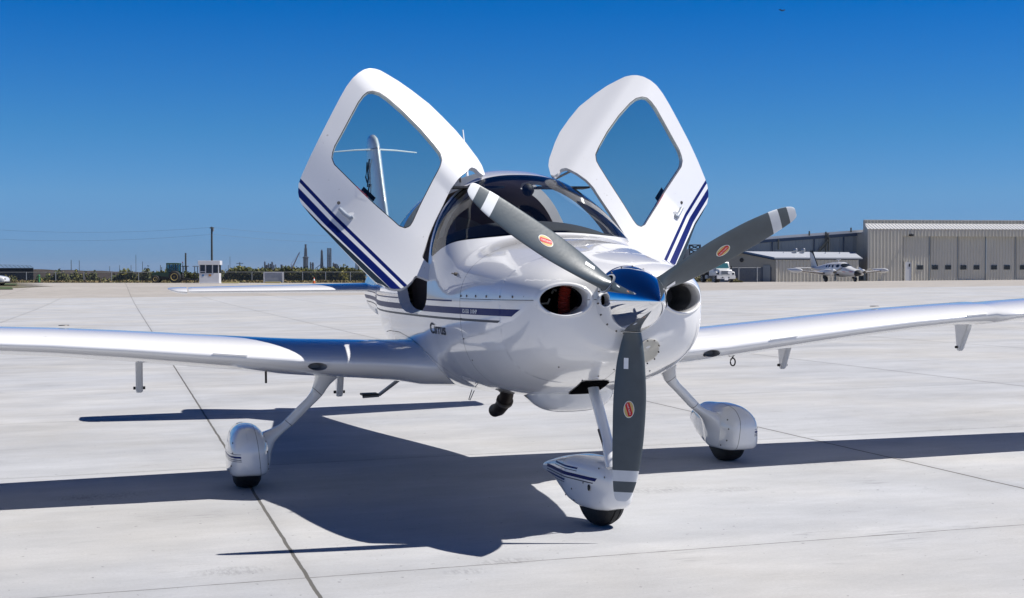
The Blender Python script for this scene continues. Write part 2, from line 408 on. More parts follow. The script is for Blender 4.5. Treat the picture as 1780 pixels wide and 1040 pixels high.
# door jamb: the white return between skin and lining
def jamb(fn, cond=None, depth=.034):
    mesh = CLEAN; V, p, n = split(mesh, fn); n0 = len(mesh[0]); V = np.array(V)
    E = {}
    for f_ in p[0]:
        for q in range(len(f_)):
            a, b = f_[q], f_[(q+1) % len(f_)]
            if a >= n0 and b >= n0: E[(a, b)] = 1
    E = [(a, b) for (a, b) in E if (b, a) not in E]
    c = np.stack([0*V[:, 0], V[:, 1], 0*V[:, 0]+1.25], 1); nn = V-c; nn /= np.linalg.norm(nn, axis=1)[:, None]
    Vi = V-nn*depth; F = [(a, b, b+len(V), a+len(V)) for a, b in E]
    return compact(np.concatenate([V, Vi]), F, [0]*len(F))
j = jamb(f_door, depth=.07); mk('door_frame', *j[:2], 'paint_in', plane, sharp=80)
j = jamb(lambda V: f_door(V)+.028, depth=.0); 

# ---- cooling inlets: rolled lip, duct, throat
for sg in (-1, 1):
    ph = np.linspace(0, 2*PI, 64, endpoint=False); rings = []
    for sc_, dy in ((1.16, .0005), (1.10, -.006), (1.04, -.010), (.99, -.007), (.95, .006), (.93, .03), (.92, .10)):
        x = IN[0]+IN[2]*sc_*np.cos(ph); z = IN[1]+IN[3]*sc_*np.sin(ph)
        y = BODY.front_y(x, z); V_ = cheek(np.stack([x, y, z], 1)); V_[:, 1] = y+dy
        if sc_ >= 1: V_ = V_
        else: V_[:, 0] = x; V_[:, 2] = z
        V_[:, 0] *= sg; rings.append(V_)
    V_ = np.concatenate(rings); n = 64
    F_ = [(i*n+k, i*n+(k+1) % n, (i+1)*n+(k+1) % n, (i+1)*n+k) for i in range(len(rings)-1) for k in range(n)]
    if sg < 0: F_ = [tuple(reversed(f_)) for f_ in F_]
    lip = mk('inlet_lip', V_, F_, 'paint', fus, sharp=80)
    b = MB(); x = sg*(IN[0]+.0); yb = .24
    rr = []
    for sc_, y in ((.925, yb), (1.05, yb+.06), (1.15, yb+.35)):
        rr.append(np.stack([sg*(IN[0]+IN[2]*sc_*np.cos(ph)), 0*ph+y, IN[1]+IN[3]*sc_*np.sin(ph)], 1))
    V_ = np.concatenate(rr); F_ = [(i*n+k, i*n+(k+1) % n, (i+1)*n+(k+1) % n, (i+1)*n+k) for i in range(2) for k in range(n)]+[tuple(range(2*n, 3*n))]
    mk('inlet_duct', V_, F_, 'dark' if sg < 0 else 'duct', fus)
    if sg < 0:
        b = MB(); pts = []; rad = []
        for k in range(60):
            t = k/59; pts.append((-.235-.02*math.sin(t*3), .30+.03*t, 1.30-.22*t)); rad.append(.030+.004*math.sin(k*1.9))
        b.tube(pts, rad, 16); b.build('engine_hose', 'hose', fus, smooth=True)
        b = MB(); b.tube([(-.42, .33, 1.205), (-.37, .34, 1.178), (-.335, .33, 1.18), (-.325, .33, 1.205)], .006, 8)
        b.tube([(-.31, .34, 1.23), (-.30, .34, 1.25), (-.285, .34, 1.245)], .007, 8)
        b.build('engine_pipe', 'metal', fus, smooth=True)

# ---- spinner and propeller
HZ = 1.194
b = MB(); prof = []
for k in range(40):
    t = k/39; prof.append((.088-.443*t, .169*(1-t**1.9)**.95 if t < 1 else .0008))
b.lathe(prof, (0, 0, HZ), (0, 1, 0), 96)
spin = b.build('spinner', 'chrome', plane, smooth=True, sharp=60)
b = MB(); b.lathe([(.092, .150), (.092, .1705), (.084, .1715), (.078, .169)], (0, 0, HZ), (0, 1, 0), 96, cap=False)
b.build('backplate', 'chrome', spin, smooth=True)
b = MB()
for k in range(18):
    a = 2*PI*k/18+.1; q = (.168*math.sin(a), .045, HZ+.168*math.cos(a))
    b = MB(); b.lathe([(-.002, .005), (.0035, .004)], q, (math.sin(a), 0, math.cos(a)), 8); b.build('screw', 'screw', spin, smooth=True)
def spin_r(y):
    t = max(0, min(1, (.088-y)/.443)); return .169*(1-t**1.9)**.95
def blade(theta):
    th = math.radians(theta); e = np.array([math.sin(th), 0, math.cos(th)])
    t = np.array([-math.cos(th), 0, math.sin(th)])        # towards the leading edge, counter-clockwise seen from ahead
    rs = np.concatenate([np.linspace(.09, .2, 10), np.linspace(.22, .93, 40), np.linspace(.935, .988, 14)])
    rk = [.09, .13, .155, .22, .33, .5, .67, .80, .88, .94, .97, .985, .988]
    le = pchip(rk, [.036, .038, .046, .060, .073, .082, .077, .064, .051, .034, .020, .006, .000], rs)
    te = pchip(rk, [.036, .036, .040, .056, .073, .080, .077, .073, .068, .062, .055, .045, .038], rs)
    be = np.radians(pchip([.09, .2, .5, 1], [42, 38, 27, 19], rs))
    tk = pchip([.09, .14, .2, .4, .9, .988], [.036, .034, .022, .012, .006, .002], rs)
    N = 28; V = []; F = []
    for r, a, c, bb, w in zip(rs, le, te, be, tk):
        for k in range(N):
            p = 2*PI*k/N; s = math.cos(p); x = (a-c)/2+(a+c)/2*s; y = w*math.sin(p)*(1+.25*s)
            cv = t*math.cos(bb)+np.array([0, -1, 0])*math.sin(bb); nv = np.cross(cv, e)
            V.append(np.array([0, 0, HZ])+e*r+cv*x+nv*y)
    for i in range(len(rs)-1):
        for k in range(N): F.append((i*N+k, i*N+(k+1) % N, (i+1)*N+(k+1) % N, (i+1)*N+k))
    F.append(tuple(range(N))); F.append(tuple(range((len(rs)-1)*N, len(rs)*N)))
    mesh = [np.array(V), F, [0]*len(F)]
    R_ = lambda V: (V-np.array([0, 0, HZ]))@e
    def bandf(a, b):
        return lambda V: np.minimum(R_(V)-a, b-R_(V))
    mesh = paint(mesh, bandf(.836, .890), 1); mesh = paint(mesh, bandf(.943, 2), 1)
    bl = mk('propeller_blade', *mesh[:2], ['blade', 'blade_white'], plane, mi=mesh[2], sharp=60)
    # opening in the spinner round the blade root: rubber gap and rolled edge, its shine put in as white colour
    tt_ = np.array([math.cos(th), 0, -math.sin(th)])
    for nm_, ra_, rb_, off_, mt_ in (('root_gap', .0, .050, .0012, 'dark'), ('root_rim', .049, .0585, .0035, 'blade_white')):
        V_ = []; n_ = 40
        for rr_ in (ra_, rb_):
            for k in range(n_):
                q = 2*PI*k/n_; a_ = rr_*math.cos(q)*.92; y_ = .004+rr_*math.sin(q)
                V_.append(np.array([0, y_, HZ])+tt_*a_+e*(math.sqrt(max(1e-6, spin_r(y_)**2-a_*a_))+off_))
        mk(nm_, V_, [(k, (k+1) % n_, n_+(k+1) % n_, n_+k) for k in range(n_)], mt_, bl)
    # maker's oval and placard on the face seen from ahead
    def face_pt(r, x, off=.0015):
        bb = float(np.interp(r, rs, be)); w = float(np.interp(r, rs, tk)); a = float(np.interp(r, rs, le)); c = float(np.interp(r, rs, te))
        cv = t*math.cos(bb)+np.array([0, -1, 0])*math.sin(bb); nv = np.cross(cv, e)
        if nv[1] > 0: sgn = -1
        else: sgn = 1
        s = (x-(a-c)/2)/((a+c)/2); hh = w*math.sqrt(max(0, 1-s*s))*(1+.25*s)
        return np.array([0, 0, HZ])+e*r+cv*x+nv*sgn*(hh+off)
    rc = .535
    def oval(sx, sy, off, cut=None, n=36):
        P = [(sx*math.cos(k*2*PI/n), sy*math.sin(k*2*PI/n)) for k in range(n)]
        if cut: P = [(max(-9, min(9, x)), y) for x, y in P]
        return P
    def flat(polys, off, nm, mt, par):
        bm_ = MB()
        for P in polys:
            bm_.add([face_pt(rc+q[1], q[0], off) for q in P], [tuple(range(len(P)))])
        return bm_.build(nm, mt, par, smooth=False)
    flat([oval(.0265, .042, 0)], .0012, 'maker_decal', 'white', bl)
    flat([oval(.0235, .039, 0)], .0020, 'maker_decal', 'cream', bl)
    band_ = []
    for s_ in np.linspace(-1, 1, 14): band_.append(s_)
    up = []; dn = []
    for s_ in band_:
        yy = s_*.039*.86; xx = s_*.0235*.45
        up.append((min(xx+.0125, .0235*math.sqrt(max(0, 1-(yy/.039)**2))), yy)); dn.append((max(xx-.0125, -.0235*math.sqrt(max(0, 1-(yy/.039)**2))), yy))
    flat([up+dn[::-1]], .0028, 'maker_decal', 'red', bl)
    TV, TF = text_mesh('HARTZELL', .0125)
    TV = TV-np.array([(TV[:, 0].max()+TV[:, 0].min())/2, (TV[:, 1].max()+TV[:, 1].min())/2, 0])
    ca = math.atan2(.039*.86, .0235*.45)
    Vt = [face_pt(rc+q[0]*math.sin(ca)+q[1]*math.cos(ca)*-1*-1*0-q[1]*math.cos(ca)*-1, q[0]*math.cos(ca)-q[1]*math.sin(ca)*-1, .0036) for q in TV]
    mk('maker_decal', Vt, TF, 'white', bl, smooth=False)
    pl = .24 if theta < 0 or theta > 90 and theta < 170 else (.27 if theta > 170 else .17)
    px = {0: 0}.get(0, 0)
    P = [(-.012, -.027), (.012, -.027), (.012, .027), (-.012, .027)]
    bm_ = MB(); bm_.add([face_pt(pl+q[1]+.04, q[0]-.02, .0018) for q in P], [(0, 1, 2, 3)]); pc = bm_.build('placard', 'white', bl)
    return bl
for a in (183, 63, -57): blade(a)

# ---- small cowl details
def on_front(x, z, n=(0, 0)):
    y = float(BODY.front_y(np.array([x]), np.array([z]))[0]); e_ = 1e-3
    y1 = float(BODY.front_y(np.array([x+e_]), np.array([z]))[0]); y2 = float(BODY.front_y(np.array([x]), np.array([z+e_]))[0])
    nv = np.array([(y1-y)/e_, -1, (y2-y)/e_]); nv /= np.linalg.norm(nv); return np.array([x, y, z]), nv
p_, n_ = on_front(.118, .935)
rings_ = []; ph = np.linspace(0, 2*PI, 40, endpoint=False)
for rr_, off_ in ((.064, .0), (.063, -.010), (.055, -.012), (.052, -.011), (.049, -.009), (.001, -.009)):
    x_ = .118+rr_*np.cos(ph); z_ = .935+rr_*np.sin(ph); rings_.append(np.stack([x_, BODY.front_y(x_, z_)+off_, z_], 1))
F_ = [(i_*40+k, (i_+1)*40+k, (i_+1)*40+(k+1) % 40, i_*40+(k+1) % 40) for i_ in range(5) for k in range(40)]
ring = mk('landing_light_cover', np.concatenate(rings_), F_, mat('light_cover', (.52, .5, .44), .3, coat=.5), fus)
b = MB(); a_ = np.cross(n_, (0, 0, 1)); a_ /= np.linalg.norm(a_); c_ = np.cross(a_, n_)
for k in range(10):
    xx_, zz_ = .118+.059*math.cos(k*PI/5), .935+.059*math.sin(k*PI/5); q, n_ = on_front(xx_, zz_); b = MB(); b.lathe([(.009, .0045), (.015, .0035)], q, n_, 8); b.build('screw', 'screw', ring)
def side_pt(y, z, sg, off=.001):
    x = float(BODY.side_x(np.array([y]), np.array([z]), sg)[0]); return np.array([x+sg*off, y, z])
for sg in (-1, 1):
    for y in (.37, .50, .66, .80, .93, 1.02): b = MB(); b.lathe([(0, .007), (.003, .006)], side_pt(y, 1.216, sg), (sg, 0, 0), 8); b.build('fastener', 'screw', fus)
    for z in (.98, .86, 1.09): b = MB(); b.lathe([(0, .005), (.003, .004)], side_pt(1.02, z, sg), (sg, 0, 0), 8); b.build('fastener', 'screw', fus)
for x, z in ((.02, .90), (-.015, .84), (-.06, .80), (-.12, .775), (.21, .82), (-.30, .86)):
    q, n2 = on_front(x, z); b = MB(); b.lathe([(0, .005), (.003, .004)], q, n2, 8); b.build('fastener', 'screw', fus)
b = MB(); b.lathe([(0, .011), (.015, .009), (.016, .004), (.03, .004)], side_pt(1.19, 1.335, -1), (-1, 0, .2), 10); b.build('latch', 'screw', fus)
# lettering on the left-hand picture side
def side_text(s, size, y0, z0, col, sx=1.0):
    TV, TF = text_mesh(s, size, size*.018); TV = TV.copy(); TV[:, 0] *= sx
    V = np.stack([BODY.side_x(y0-TV[:, 0], z0+TV[:, 1], -1)-.003, y0-TV[:, 0], z0+TV[:, 1]], 1)
    return mk('lettering', V, TF, col, fus, smooth=False)
side_text('Cirrus', .090, 1.64, .990, mat('letter_grey', (.05, .05, .055), .5, spec=.2), 1.42)
side_text('IO-550  310HP', .030, .99, 1.123, 'white', 1.15)
# belly fairing behind the nose leg and boot around the leg
hump = Loft([(.83, .08, .74, .69, .72, 2, 2), (.85, .16, .74, .63, .72, 2.2, 2.4), (.90, .22, .74, .575, .70, 2.4, 2.6), (1.0, .235, .74, .555, .69, 2.4, 2.8), (1.25, .21, .72, .565, .68, 2.4, 2.6), (1.5, .13, .68, .60, .66, 2.2, 2.2), (1.62, .05, .66, .63, .65, 2, 2)])
g = hump.grid(np.linspace(.83, 1.62, 34), 48, caps=(True, True)); mk('oil_cooler_fairing', *g[:2], 'paint', fus)
bt, _ = clip(BODY.grid(np.linspace(.3, 1.0, 50), NTH), lambda V: np.where(V[:, 2] < .9, np.minimum(.080-np.abs(V[:, 0]+.02-.10*(V[:, 1]-.6)), .19-np.abs(V[:, 1]-.64)), -1))
bt[0] = bt[0]+np.array([0, -.002, -.004]); boot = mk('leg_boot', *bt[:2], 'dark', fus)
# exhaust
b = MB(); b.tube([(-.19, 1.62, .66), (-.19, 1.66, .60), (-.195, 1.72, .545), (-.20, 1.80, .505), (-.205, 1.88, .49)], [.040, .042, .043, .041, .040], 20, cap=False)
b.tube([(-.205, 1.88, .49), (-.20, 1.80, .505), (-.195, 1.72, .545)], .041, 20, cap=False)
b.build('exhaust_pipe', 'rust', plane, smooth=True)
b = MB(); b.lathe([(0, .052), (.018, .052)], (-.192, 1.69, .57), (-.01, .7, -.6), 20); b.build('exhaust_clamp', 'screw', plane, smooth=True)
b = MB(); b.tube([(-.40, 1.68, .64), (-.40, 1.76, .575), (-.39, 1.77, .57), (-.37, 1.74, .63)], .003, 6); b.build('drain_tube', 'metal', plane)

# ---- interior
b = MB(); n = 24; V = []
for k in range(n+1):
    x = -.60+1.2*k/n; a = 1-(abs(x)/.60)**2.4
    V += [(x, 1.31+.34*(abs(x)/.6)**3, 1.45+.10*a), (x, 1.80, 1.53+.125*a), (x, 1.86, 1.50+.125*a), (x, 1.84, 1.12)]
F = [(4*k+j_, 4*(k+1)+j_, 4*(k+1)+j_+1, 4*k+j_+1) for k in range(n) for j_ in range(3)]
mk('instrument_panel', V, F, 'dash', plane)
for sx in (-.29, .29):
    st = MB(); st.box(sx-.22, sx+.22, 2.25, 2.75, .80, .98); s_ = st.build('seat', 'seat', plane, bevel=.05, smooth=True)
    back = Loft([(0, .02, .1, 0, .05, 2, 2), (1, .02, .1, 0, .05, 2, 2)])
    bb = MB()
    prof = [(-.03, .20), (.15, .23), (.4, .235), (.58, .21), (.66, .15), (.70, .10), (.86, .11), (.92, .08)]
    V = []; F = []; n = 20
    for i, (h, w) in enumerate(prof):
        yc = 2.72+h*.28; zc = .92+h*.92; d = .07 if h < .62 else .045
        for k in range(n):
            t = 2*PI*k/n; V.append((sx+w*np.sign(math.cos(t))*abs(math.cos(t))**.6, yc+d*math.sin(t), zc))
    for i in range(len(prof)-1):
        for k in range(n): F.append((i*n+k, i*n+(k+1) % n, (i+1)*n+(k+1) % n, (i+1)*n+k))
    F.append(tuple(range((len(prof)-1)*n, len(prof)*n)))
    mk('backrest', V, F, 'seat', s_)
b = MB(); b.lathe([(-.035, .012), (-.02, .032), (0, .040), (.02, .032), (.035, .012)], (-.0, 1.78, 1.845), (0, 1, 0), 20); b.build('compass', 'black', plane, smooth=True)
for sx in (-.28, .28):
    b = MB(); b.box(sx-.17, sx+.17, 1.92, 2.06, 1.865, 1.877); b.build('sun_visor', 'dash', plane)

# ---- doors, swung forward and up. The outer skin is a gently curled panel.
def Q(x, z):
    s = -.77*x+.64*z; t = -.64*x-.77*z
    y0 = pchip([-.1, .0, .2, .5, .85, 1.0, 1.1, 1.25], [1.47, 1.42, 1.375, 1.32, 1.30, 1.36, 1.47, 1.66], s)
    return y0-.33*t-.42*np.maximum(0, t+2.05)**1.0*np.clip(1-s/.8, 0, 1)
def todoor(u, v):
    d = ray(u, v); y = 2.0
    for _ in range(60):
        P = CAM+d*((y-CAM[1])/d[1]); yn = float(Q(np.array(-P[0]), np.array(P[2]))); y += .5*(yn-y)
    return (-P[0], P[2])
def cpx(pts, ox, oy, s): return [(ox+a/s, oy+b_/s) for a, b_ in pts]
OUT = cpx([(893, 530), (878, 488), (858, 455), (830, 418), (800, 378), (760, 330), (700, 268), (640, 210), (560, 148), (500, 106), (450, 76), (420, 59), (395, 51), (370, 49), (345, 55), (320, 70), (293, 95), (265, 132), (235, 185), (195, 262), (150, 350), (100, 452), (64, 532), (50, 570), (47, 610), (53, 640), (64, 665), (100, 710), (180, 795), (280, 900), (360, 980), (400, 1018)], 500, 100, 2.6)
OUT += cpx([(250, 215), (275, 232), (300, 243), (345, 251), (385, 249), (430, 226), (462, 195), (488, 155), (530, 168), (575, 188), (592, 182), (601, 160)], 600, 440, 4)
OUT += cpx([(648, 940), (628, 925), (607, 903), (622, 860), (640, 800), (665, 740), (690, 690), (715, 640), (740, 590), (770, 551), (800, 520), (830, 496), (850, 502), (868, 522), (885, 534)], 500, 100, 2.6)
WIN = cpx([(205, 430), (202, 455), (212, 482), (238, 508), (300, 570), (400, 667), (480, 737), (505, 760), (530, 769), (550, 762), (563, 742), (600, 660), (650, 562), (688, 490), (695, 462), (688, 432), (660, 395), (600, 325), (520, 245), (450, 185), (415, 162), (385, 154), (362, 158), (343, 174), (320, 205), (280, 280), (240, 355), (215, 400)], 500, 100, 2.6)
OUTd = np.array([todoor(*q) for q in OUT]); WINd = np.array([todoor(*q) for q in WIN])
x0, z0 = OUTd.min(0)-.03; x1, z1 = OUTd.max(0)+.03
gx = np.linspace(x0, x1, 110); gz = np.linspace(z0, z1, 130)
GX, GZ = np.meshgrid(gx, gz); V = np.stack([GX.ravel(), Q(GX.ravel(), GZ.ravel()), GZ.ravel()], 1)
F = [(i*110+k, i*110+k+1, (i+1)*110+k+1, (i+1)*110+k) for i in range(129) for k in range(109)]
dm = [V, F, [0]*len(F)]
fo = lambda V: sdpoly(V[:, [0, 2]], OUTd); fw_ = lambda V: sdpoly(V[:, [0, 2]], WINd)
dm, _ = clip(dm, fo)
inner_win, dskin = clip(dm, fw_)
def half(p, q):
    a = np.array(todoor(*p)); b_ = np.array(todoor(*q)); e = b_-a; nrm = np.array([-e[1], e[0]])/np.linalg.norm(e)
    return lambda V: (V[:, [0, 2]]-a)@nrm
up_ = np.array(todoor(700, 300))
def orient(h):
    return h if h(np.array([[up_[0], 0, up_[1]]]))[0] > 0 else (lambda V: -h(V))
L = [orient(half(*q)) for q in (((521, 309), (707, 495)), ((520, 316.5), (702, 499)), ((518.5, 326), (696, 501)), ((519, 342), (677, 500)), ((524, 355), (668, 492)))]
dskin = paintm(dskin, [lambda V: -L[0](V), lambda V: L[1](V)], 1)
dskin = paintm(dskin, [lambda V: -L[2](V), lambda V: L[3](V)], 1)
dskin = paintm(dskin, [lambda V: -L[4](V)], 2)
rubber = paint(dskin, lambda V: fw_(V)+.005, 3)
def solid_panel(mesh, t):
    # closes the skin into a shell of thickness t towards +y, back face material 4
    V, F, MI = mesh; V = np.array(V); n = len(V)
    gxn = (Q(V[:, 0]+1e-3, V[:, 2])-Q(V[:, 0]-1e-3, V[:, 2]))/2e-3; gzn = (Q(V[:, 0], V[:, 2]+1e-3)-Q(V[:, 0], V[:, 2]-1e-3))/2e-3
    N = np.stack([-gxn, 1+0*gxn, -gzn], 1); N /= np.linalg.norm(N, axis=1)[:, None]
    E = {}
    for f_ in F:
        for q in range(len(f_)): E[(f_[q], f_[(q+1) % len(f_)])] = 1
    B = [(a, b_) for (a, b_) in E if (b_, a) not in E]
    return [np.concatenate([V, V+N*t]), list(F)+[tuple(i+n for i in reversed(f_)) for f_ in F]+[(b_, a, a+n, b_+n) for a, b_ in B], list(MI)+[4]*len(F)+[0]*len(B)]
dshell = solid_panel(rubber, .028)
glassd = [np.array(inner_win[0])+np.array([0, .006, 0]), inner_win[1], inner_win[2]]
def doorpart(mesh, name, mats, parent, right, **k):
    mm = mirror(mesh) if right else mesh
    return mk(name, mm[0], mm[1], mats, parent, mi=mm[2], **k)
HND = cpx([(229, 680), (270, 722), (283, 738), (293, 730), (290, 715), (280, 710), (240, 680)], 500, 100, 2.6)
for right in (True, False):
    sgn = -1 if right else 1
    d_ = doorpart(dshell, 'door', ['paint', 'navy', 'slate', 'black', 'lining'], plane, right, sharp=50)
    d_['label'] = 'raised door on the %s of the picture with three dark stripes' % ('left' if right else 'right')
    doorpart(glassd, 'window', 'doorglass', d_, right)
    def dp(u, v, off=0):
        a = todoor(u, v); return np.array([sgn*a[0], float(Q(np.array(a[0]), np.array(a[1])))-off, a[1]])
    b = MB(); b.lathe([(0, .030), (.003, .030), (.003, 0)], dp(611, 378), (0, -1, .1), 24, cap=False); b.mi = 1
    b.tube([dp(590, 363, .006), dp(600, 373, .008), dp(608, 379, .010), dp(613, 377, .008)], [.012, .013, .014, .010], 12)
    b.build('handle', ['paint_in', mat('handle_grey', (.30, .34, .40), .35)], d_, smooth=True)
    b = MB(); b.lathe([(0, .011), (.004, .009)], dp(589, 353), (0, -1, 0), 14); b.build('lock', 'screw', d_, smooth=True)
    q = [dp(*k_, -.012) for k_ in cpx([(345, 583), (400, 634), (388, 652), (333, 600)], 500, 100, 2.6)]
    mk('latch_plate', q, [(0, 1, 2, 3)], 'dash', d_, smooth=False)
    TV, TF = text_mesh('PUSH BUTTON TO OPEN DOOR', .010)
    p0_ = dp(619, 325, .002); p1_ = dp(652, 357, .002)
    if not right: p0_, p1_ = p1_, p0_
    ex = (p1_-p0_)/np.linalg.norm(p1_-p0_); ey = np.cross(ex, np.array([0, 1., 0])) * -1; ey /= np.linalg.norm(ey)
    if ey[2] < 0: ey = -ey
    mk('placard_text', [p0_+ex*q_[0]*.72+ey*q_[1] for q_ in TV], TF, 'red', d_, smooth=False)
    # gas strut and hinge arm
    b = MB(); b.tube([(sgn*.30, 2.30, 1.93), tuple(dp(800, 290, -.05))], .008, 8); b.build('gas_strut', 'metal', d_, smooth=True)

# ---- wings
def naca(c, tc, n=26, camber=.02):
    xs = (1-np.cos(np.linspace(0, PI, n)))/2
    xq = xs**1.18
    yt = 5*tc*(.2969*np.sqrt(xq)-.126*xq-.3516*xq**2+.2843*xq**3-.1036*xq**4)
    yc = camber*4*xs*(1-xs)
    up = [(x*c, (a+b_)*c) for x, a, b_ in zip(xs, yc, yt)]; dn = [(x*c, (a-b_)*c) for x, a, b_ in zip(xs, yc, yt)]
    return up[::-1]+dn[1:]           # TE -> LE (upper) -> TE (lower)
def wing_mesh(stations):
    V = []; rows = []
    for (x, yle, c, zle, tc, inc) in stations:
        P = naca(c, tc); r_ = []
        for a, h in P:
            y = yle+a*math.cos(inc)+h*math.sin(inc); z = zle-a*math.sin(inc)+h*math.cos(inc); r_.append((x, y, z))
        V += r_; rows.append(len(P))
    n = rows[0]; F = []
    for i in range(len(stations)-1):
        for k in range(n-1): F.append((i*n+k, i*n+k+1, (i+1)*n+k+1, (i+1)*n+k))
        F.append((i*n+n-1, i*n, (i+1)*n, (i+1)*n+n-1))
    F.append(tuple(range(n))); F.append(tuple(range(len(stations)*n-1, (len(stations)-1)*n-1, -1)))
    return [np.array(V), F, [0]*len(F)]
def wst(x, extra=0):
    c = 1.36-.082*x; return (1.93+.012*x, c, .782+.066*x-.045*min(1, max(0, (2.9-x)/1.5))-.012*max(0, x-2.4))
sts = []
for x in (.40, .55, .62, .68, .74, .80, .88, .98, 1.1, 1.2, 1.29, 1.38, 1.5, 1.7, 2.0, 2.4, 2.8, 3.2, 3.45):
    y, c, z = wst(x); fl = math.exp(-((max(x-.60, 0))/.10)**1.3)
    sts.append((x, y-.13*fl, c+.12*fl, z-.0*fl, float(np.interp(x, [.6, 1.3, 2.1, 3.1, 3.5], [.200, .184, .166, .150, .146]))+.008*fl, math.radians(2.3)))
for x in (3.47, 3.6, 4.2, 5.0, 5.5, 5.68, 5.78, 5.84):
    y, c, z = wst(x); tp = max(0, (x-5.4)/.46)**2
    sts.append((x, y-.036+.45*tp*.6, (c+.036)*(1-.62*tp), z-.008, .143*(1-.3*tp), math.radians(2.3)))
for right in (True, False):
    sgn = -1 if right else 1
    wm = wing_mesh(sts)
    VX, VZ = (1.285, .792)
    fv = lambda V: np.where(V[:, 1] < 2.25, 1-np.sqrt(((V[:, 0]-VX-.25*(V[:, 2]-VZ))/.055)**2+((V[:, 2]-VZ)/.024)**2), -1)
    # refine leading edge near the vent
    def subdiv(mesh, cond, times=2):
        for _ in range(times):
            V, F, MI = mesh; V = list(map(np.array, V)); nf = []; nm = []
            for f_, m_ in zip(F, MI):
                c_ = sum(V[i] for i in f_)/len(f_)
                if len(f_) == 4 and cond(c_):
                    mids = [(V[f_[q]]+V[f_[(q+1) % 4]])/2 for q in range(4)]; b0 = len(V); V += mids+[c_]
                    for q in range(4): nf.append((f_[q], b0+q, b0+4, b0+(q-1) % 4)); nm.append(m_)
                else: nf.append(f_); nm.append(m_)
            mesh = [np.array(V), nf, nm]
        return mesh
    wm = subdiv(wm, lambda c_: abs(c_[0]-VX) < .12 and c_[1] < 2.1, 3)
    _, wm = clip(wm, fv)
    wm = paint(wm, lambda V: np.where(V[:, 1] > 9, 1, -1), 1)
    wm = paintm(wm, [lambda V: V[:, 0]-.72, lambda V: 1.02-V[:, 0], lambda V: V[:, 1]-2.42, lambda V: V[:, 2]-.83, lambda V: 3.0-V[:, 1]], 2)
    def wp(mesh, name, mats, parent, **k):
        mm = mirror(mesh) if right else mesh
        return mk(name, mm[0], mm[1], mats, parent, mi=mm[2] if mm[2] is not None else None, **k)
    wg = wp(wm, 'wing', ['paint', 'black', 'dash'], plane, weld=1e-5, sharp=60)
    b = MB(); ph = np.linspace(0, 2*PI, 28, endpoint=False); R_ = []
    for s_, y in ((1.02, 1.948), (.85, 1.985), (.55, 2.03)): R_ += [(VX+.055*s_*math.cos(p)+.006*s_*math.sin(p)+(1-s_)*.03, y+.0, VZ+.024*s_*math.sin(p)) for p in ph]
    b.add(R_, [(i*28+k, i*28+(k+1) % 28, (i+1)*28+(k+1) % 28, (i+1)*28+k) for i in range(2) for k in range(28)]+[tuple(range(56, 84))])
    wp([np.array(b.V), b.F, b.M], 'air_vent', 'duct', wg)
    for xs_, dz in (((1.70, 1.90), .0), ((3.20, 3.36), 0)):
        b = MB(); P0 = []
        for x in xs_: y, c, z = wst(x); P0.append((x, y-.004, z+.014))
        b.tube([P0[0], P0[1]], .006, 6); wp([np.array(b.V), b.F, b.M], 'stall_strip', 'white', wg)
    for xb, zt_, zb_ in ((1.00, .80, .525), (2.31, .83, .60), (3.82, .91, .69)):
        y, c, z = wst(xb); b = MB()
        zb_ -= .012; b.prism([(2.83, zt_+.02), (2.86, zt_-.06), (2.955, zb_+.02), (2.975, zb_), (3.00, zb_+.01), (3.02, zt_-.06), (3.03, zt_+.02)], xb-.023, xb+.023, 0)
        wp([np.array(b.V), b.F, b.M], 'flap_bracket', 'paint', wg, bevel=.012)
        b = MB(); b.tube([(xb-.038, 2.985, zb_+.035), (xb+.038, 2.985, zb_+.035)], .010, 8); wp([np.array(b.V), b.F, b.M], 'bracket_bolt', 'black', wg)
    b = MB(); zr = .712; b.tube([(1.565, 2.24, zr+.10), (1.565, 2.24, zr+.03)], .007, 8)
    if right: b.tube([(1.565, 2.24, zr+.03), (1.565, 2.24, zr-.03)], .007, 8)
    else:
        b.tube([(1.565+.018*math.cos(k*PI/6), 2.24, zr+.0+.026*math.sin(k*PI/6)) for k in range(13)], .005, 6)
    wp([np.array(b.V), b.F, b.M], 'tie_down_ring', 'black', wg)
    b = MB(); b.lathe([(0, .032), (.004, .030), (.005, 0)], (2.75, 2.42, wst(2.75)[2]+.105), (0, 0, 1), 16, cap=False); wp([np.array(b.V), b.F, b.M], 'fuel_cap', 'screw', wg)
    # main landing gear
    V = []; F = []; n = 28
    # z, inner edge, outer edge, centre y, half depth
    rows_ = [(.775, .96, 1.26, 2.42, .22), (.735, 1.01, 1.240, 2.44, .17), (.70, 1.070, 1.236, 2.455, .125), (.67, 1.108, 1.238, 2.468, .092), (.64, 1.137, 1.244, 2.48, .068), (.61, 1.158, 1.252, 2.49, .050), (.585, 1.172, 1.264, 2.50, .040),
             (.50, 1.256, 1.346, 2.51, .037), (.42, 1.335, 1.425, 2.52, .037), (.395, 1.360, 1.452, 2.525, .039), (.375, 1.386, 1.490, 2.53, .05), (.35, 1.418, 1.560, 2.535, .075), (.32, 1.452, 1.64, 2.54, .11), (.28, 1.484, 1.68, 2.55, .15), (.22, 1.506, 1.68, 2.555, .18), (.15, 1.516, 1.68, 2.555, .175), (.112, 1.528, 1.66, 2.555, .14), (.098, 1.56, 1.64, 2.555, .10)]
    zz = np.concatenate([np.linspace(.775, .585, 20), np.linspace(.56, .42, 7), np.linspace(.405, .098, 30)]); rr_ = np.array(rows_)[::-1]
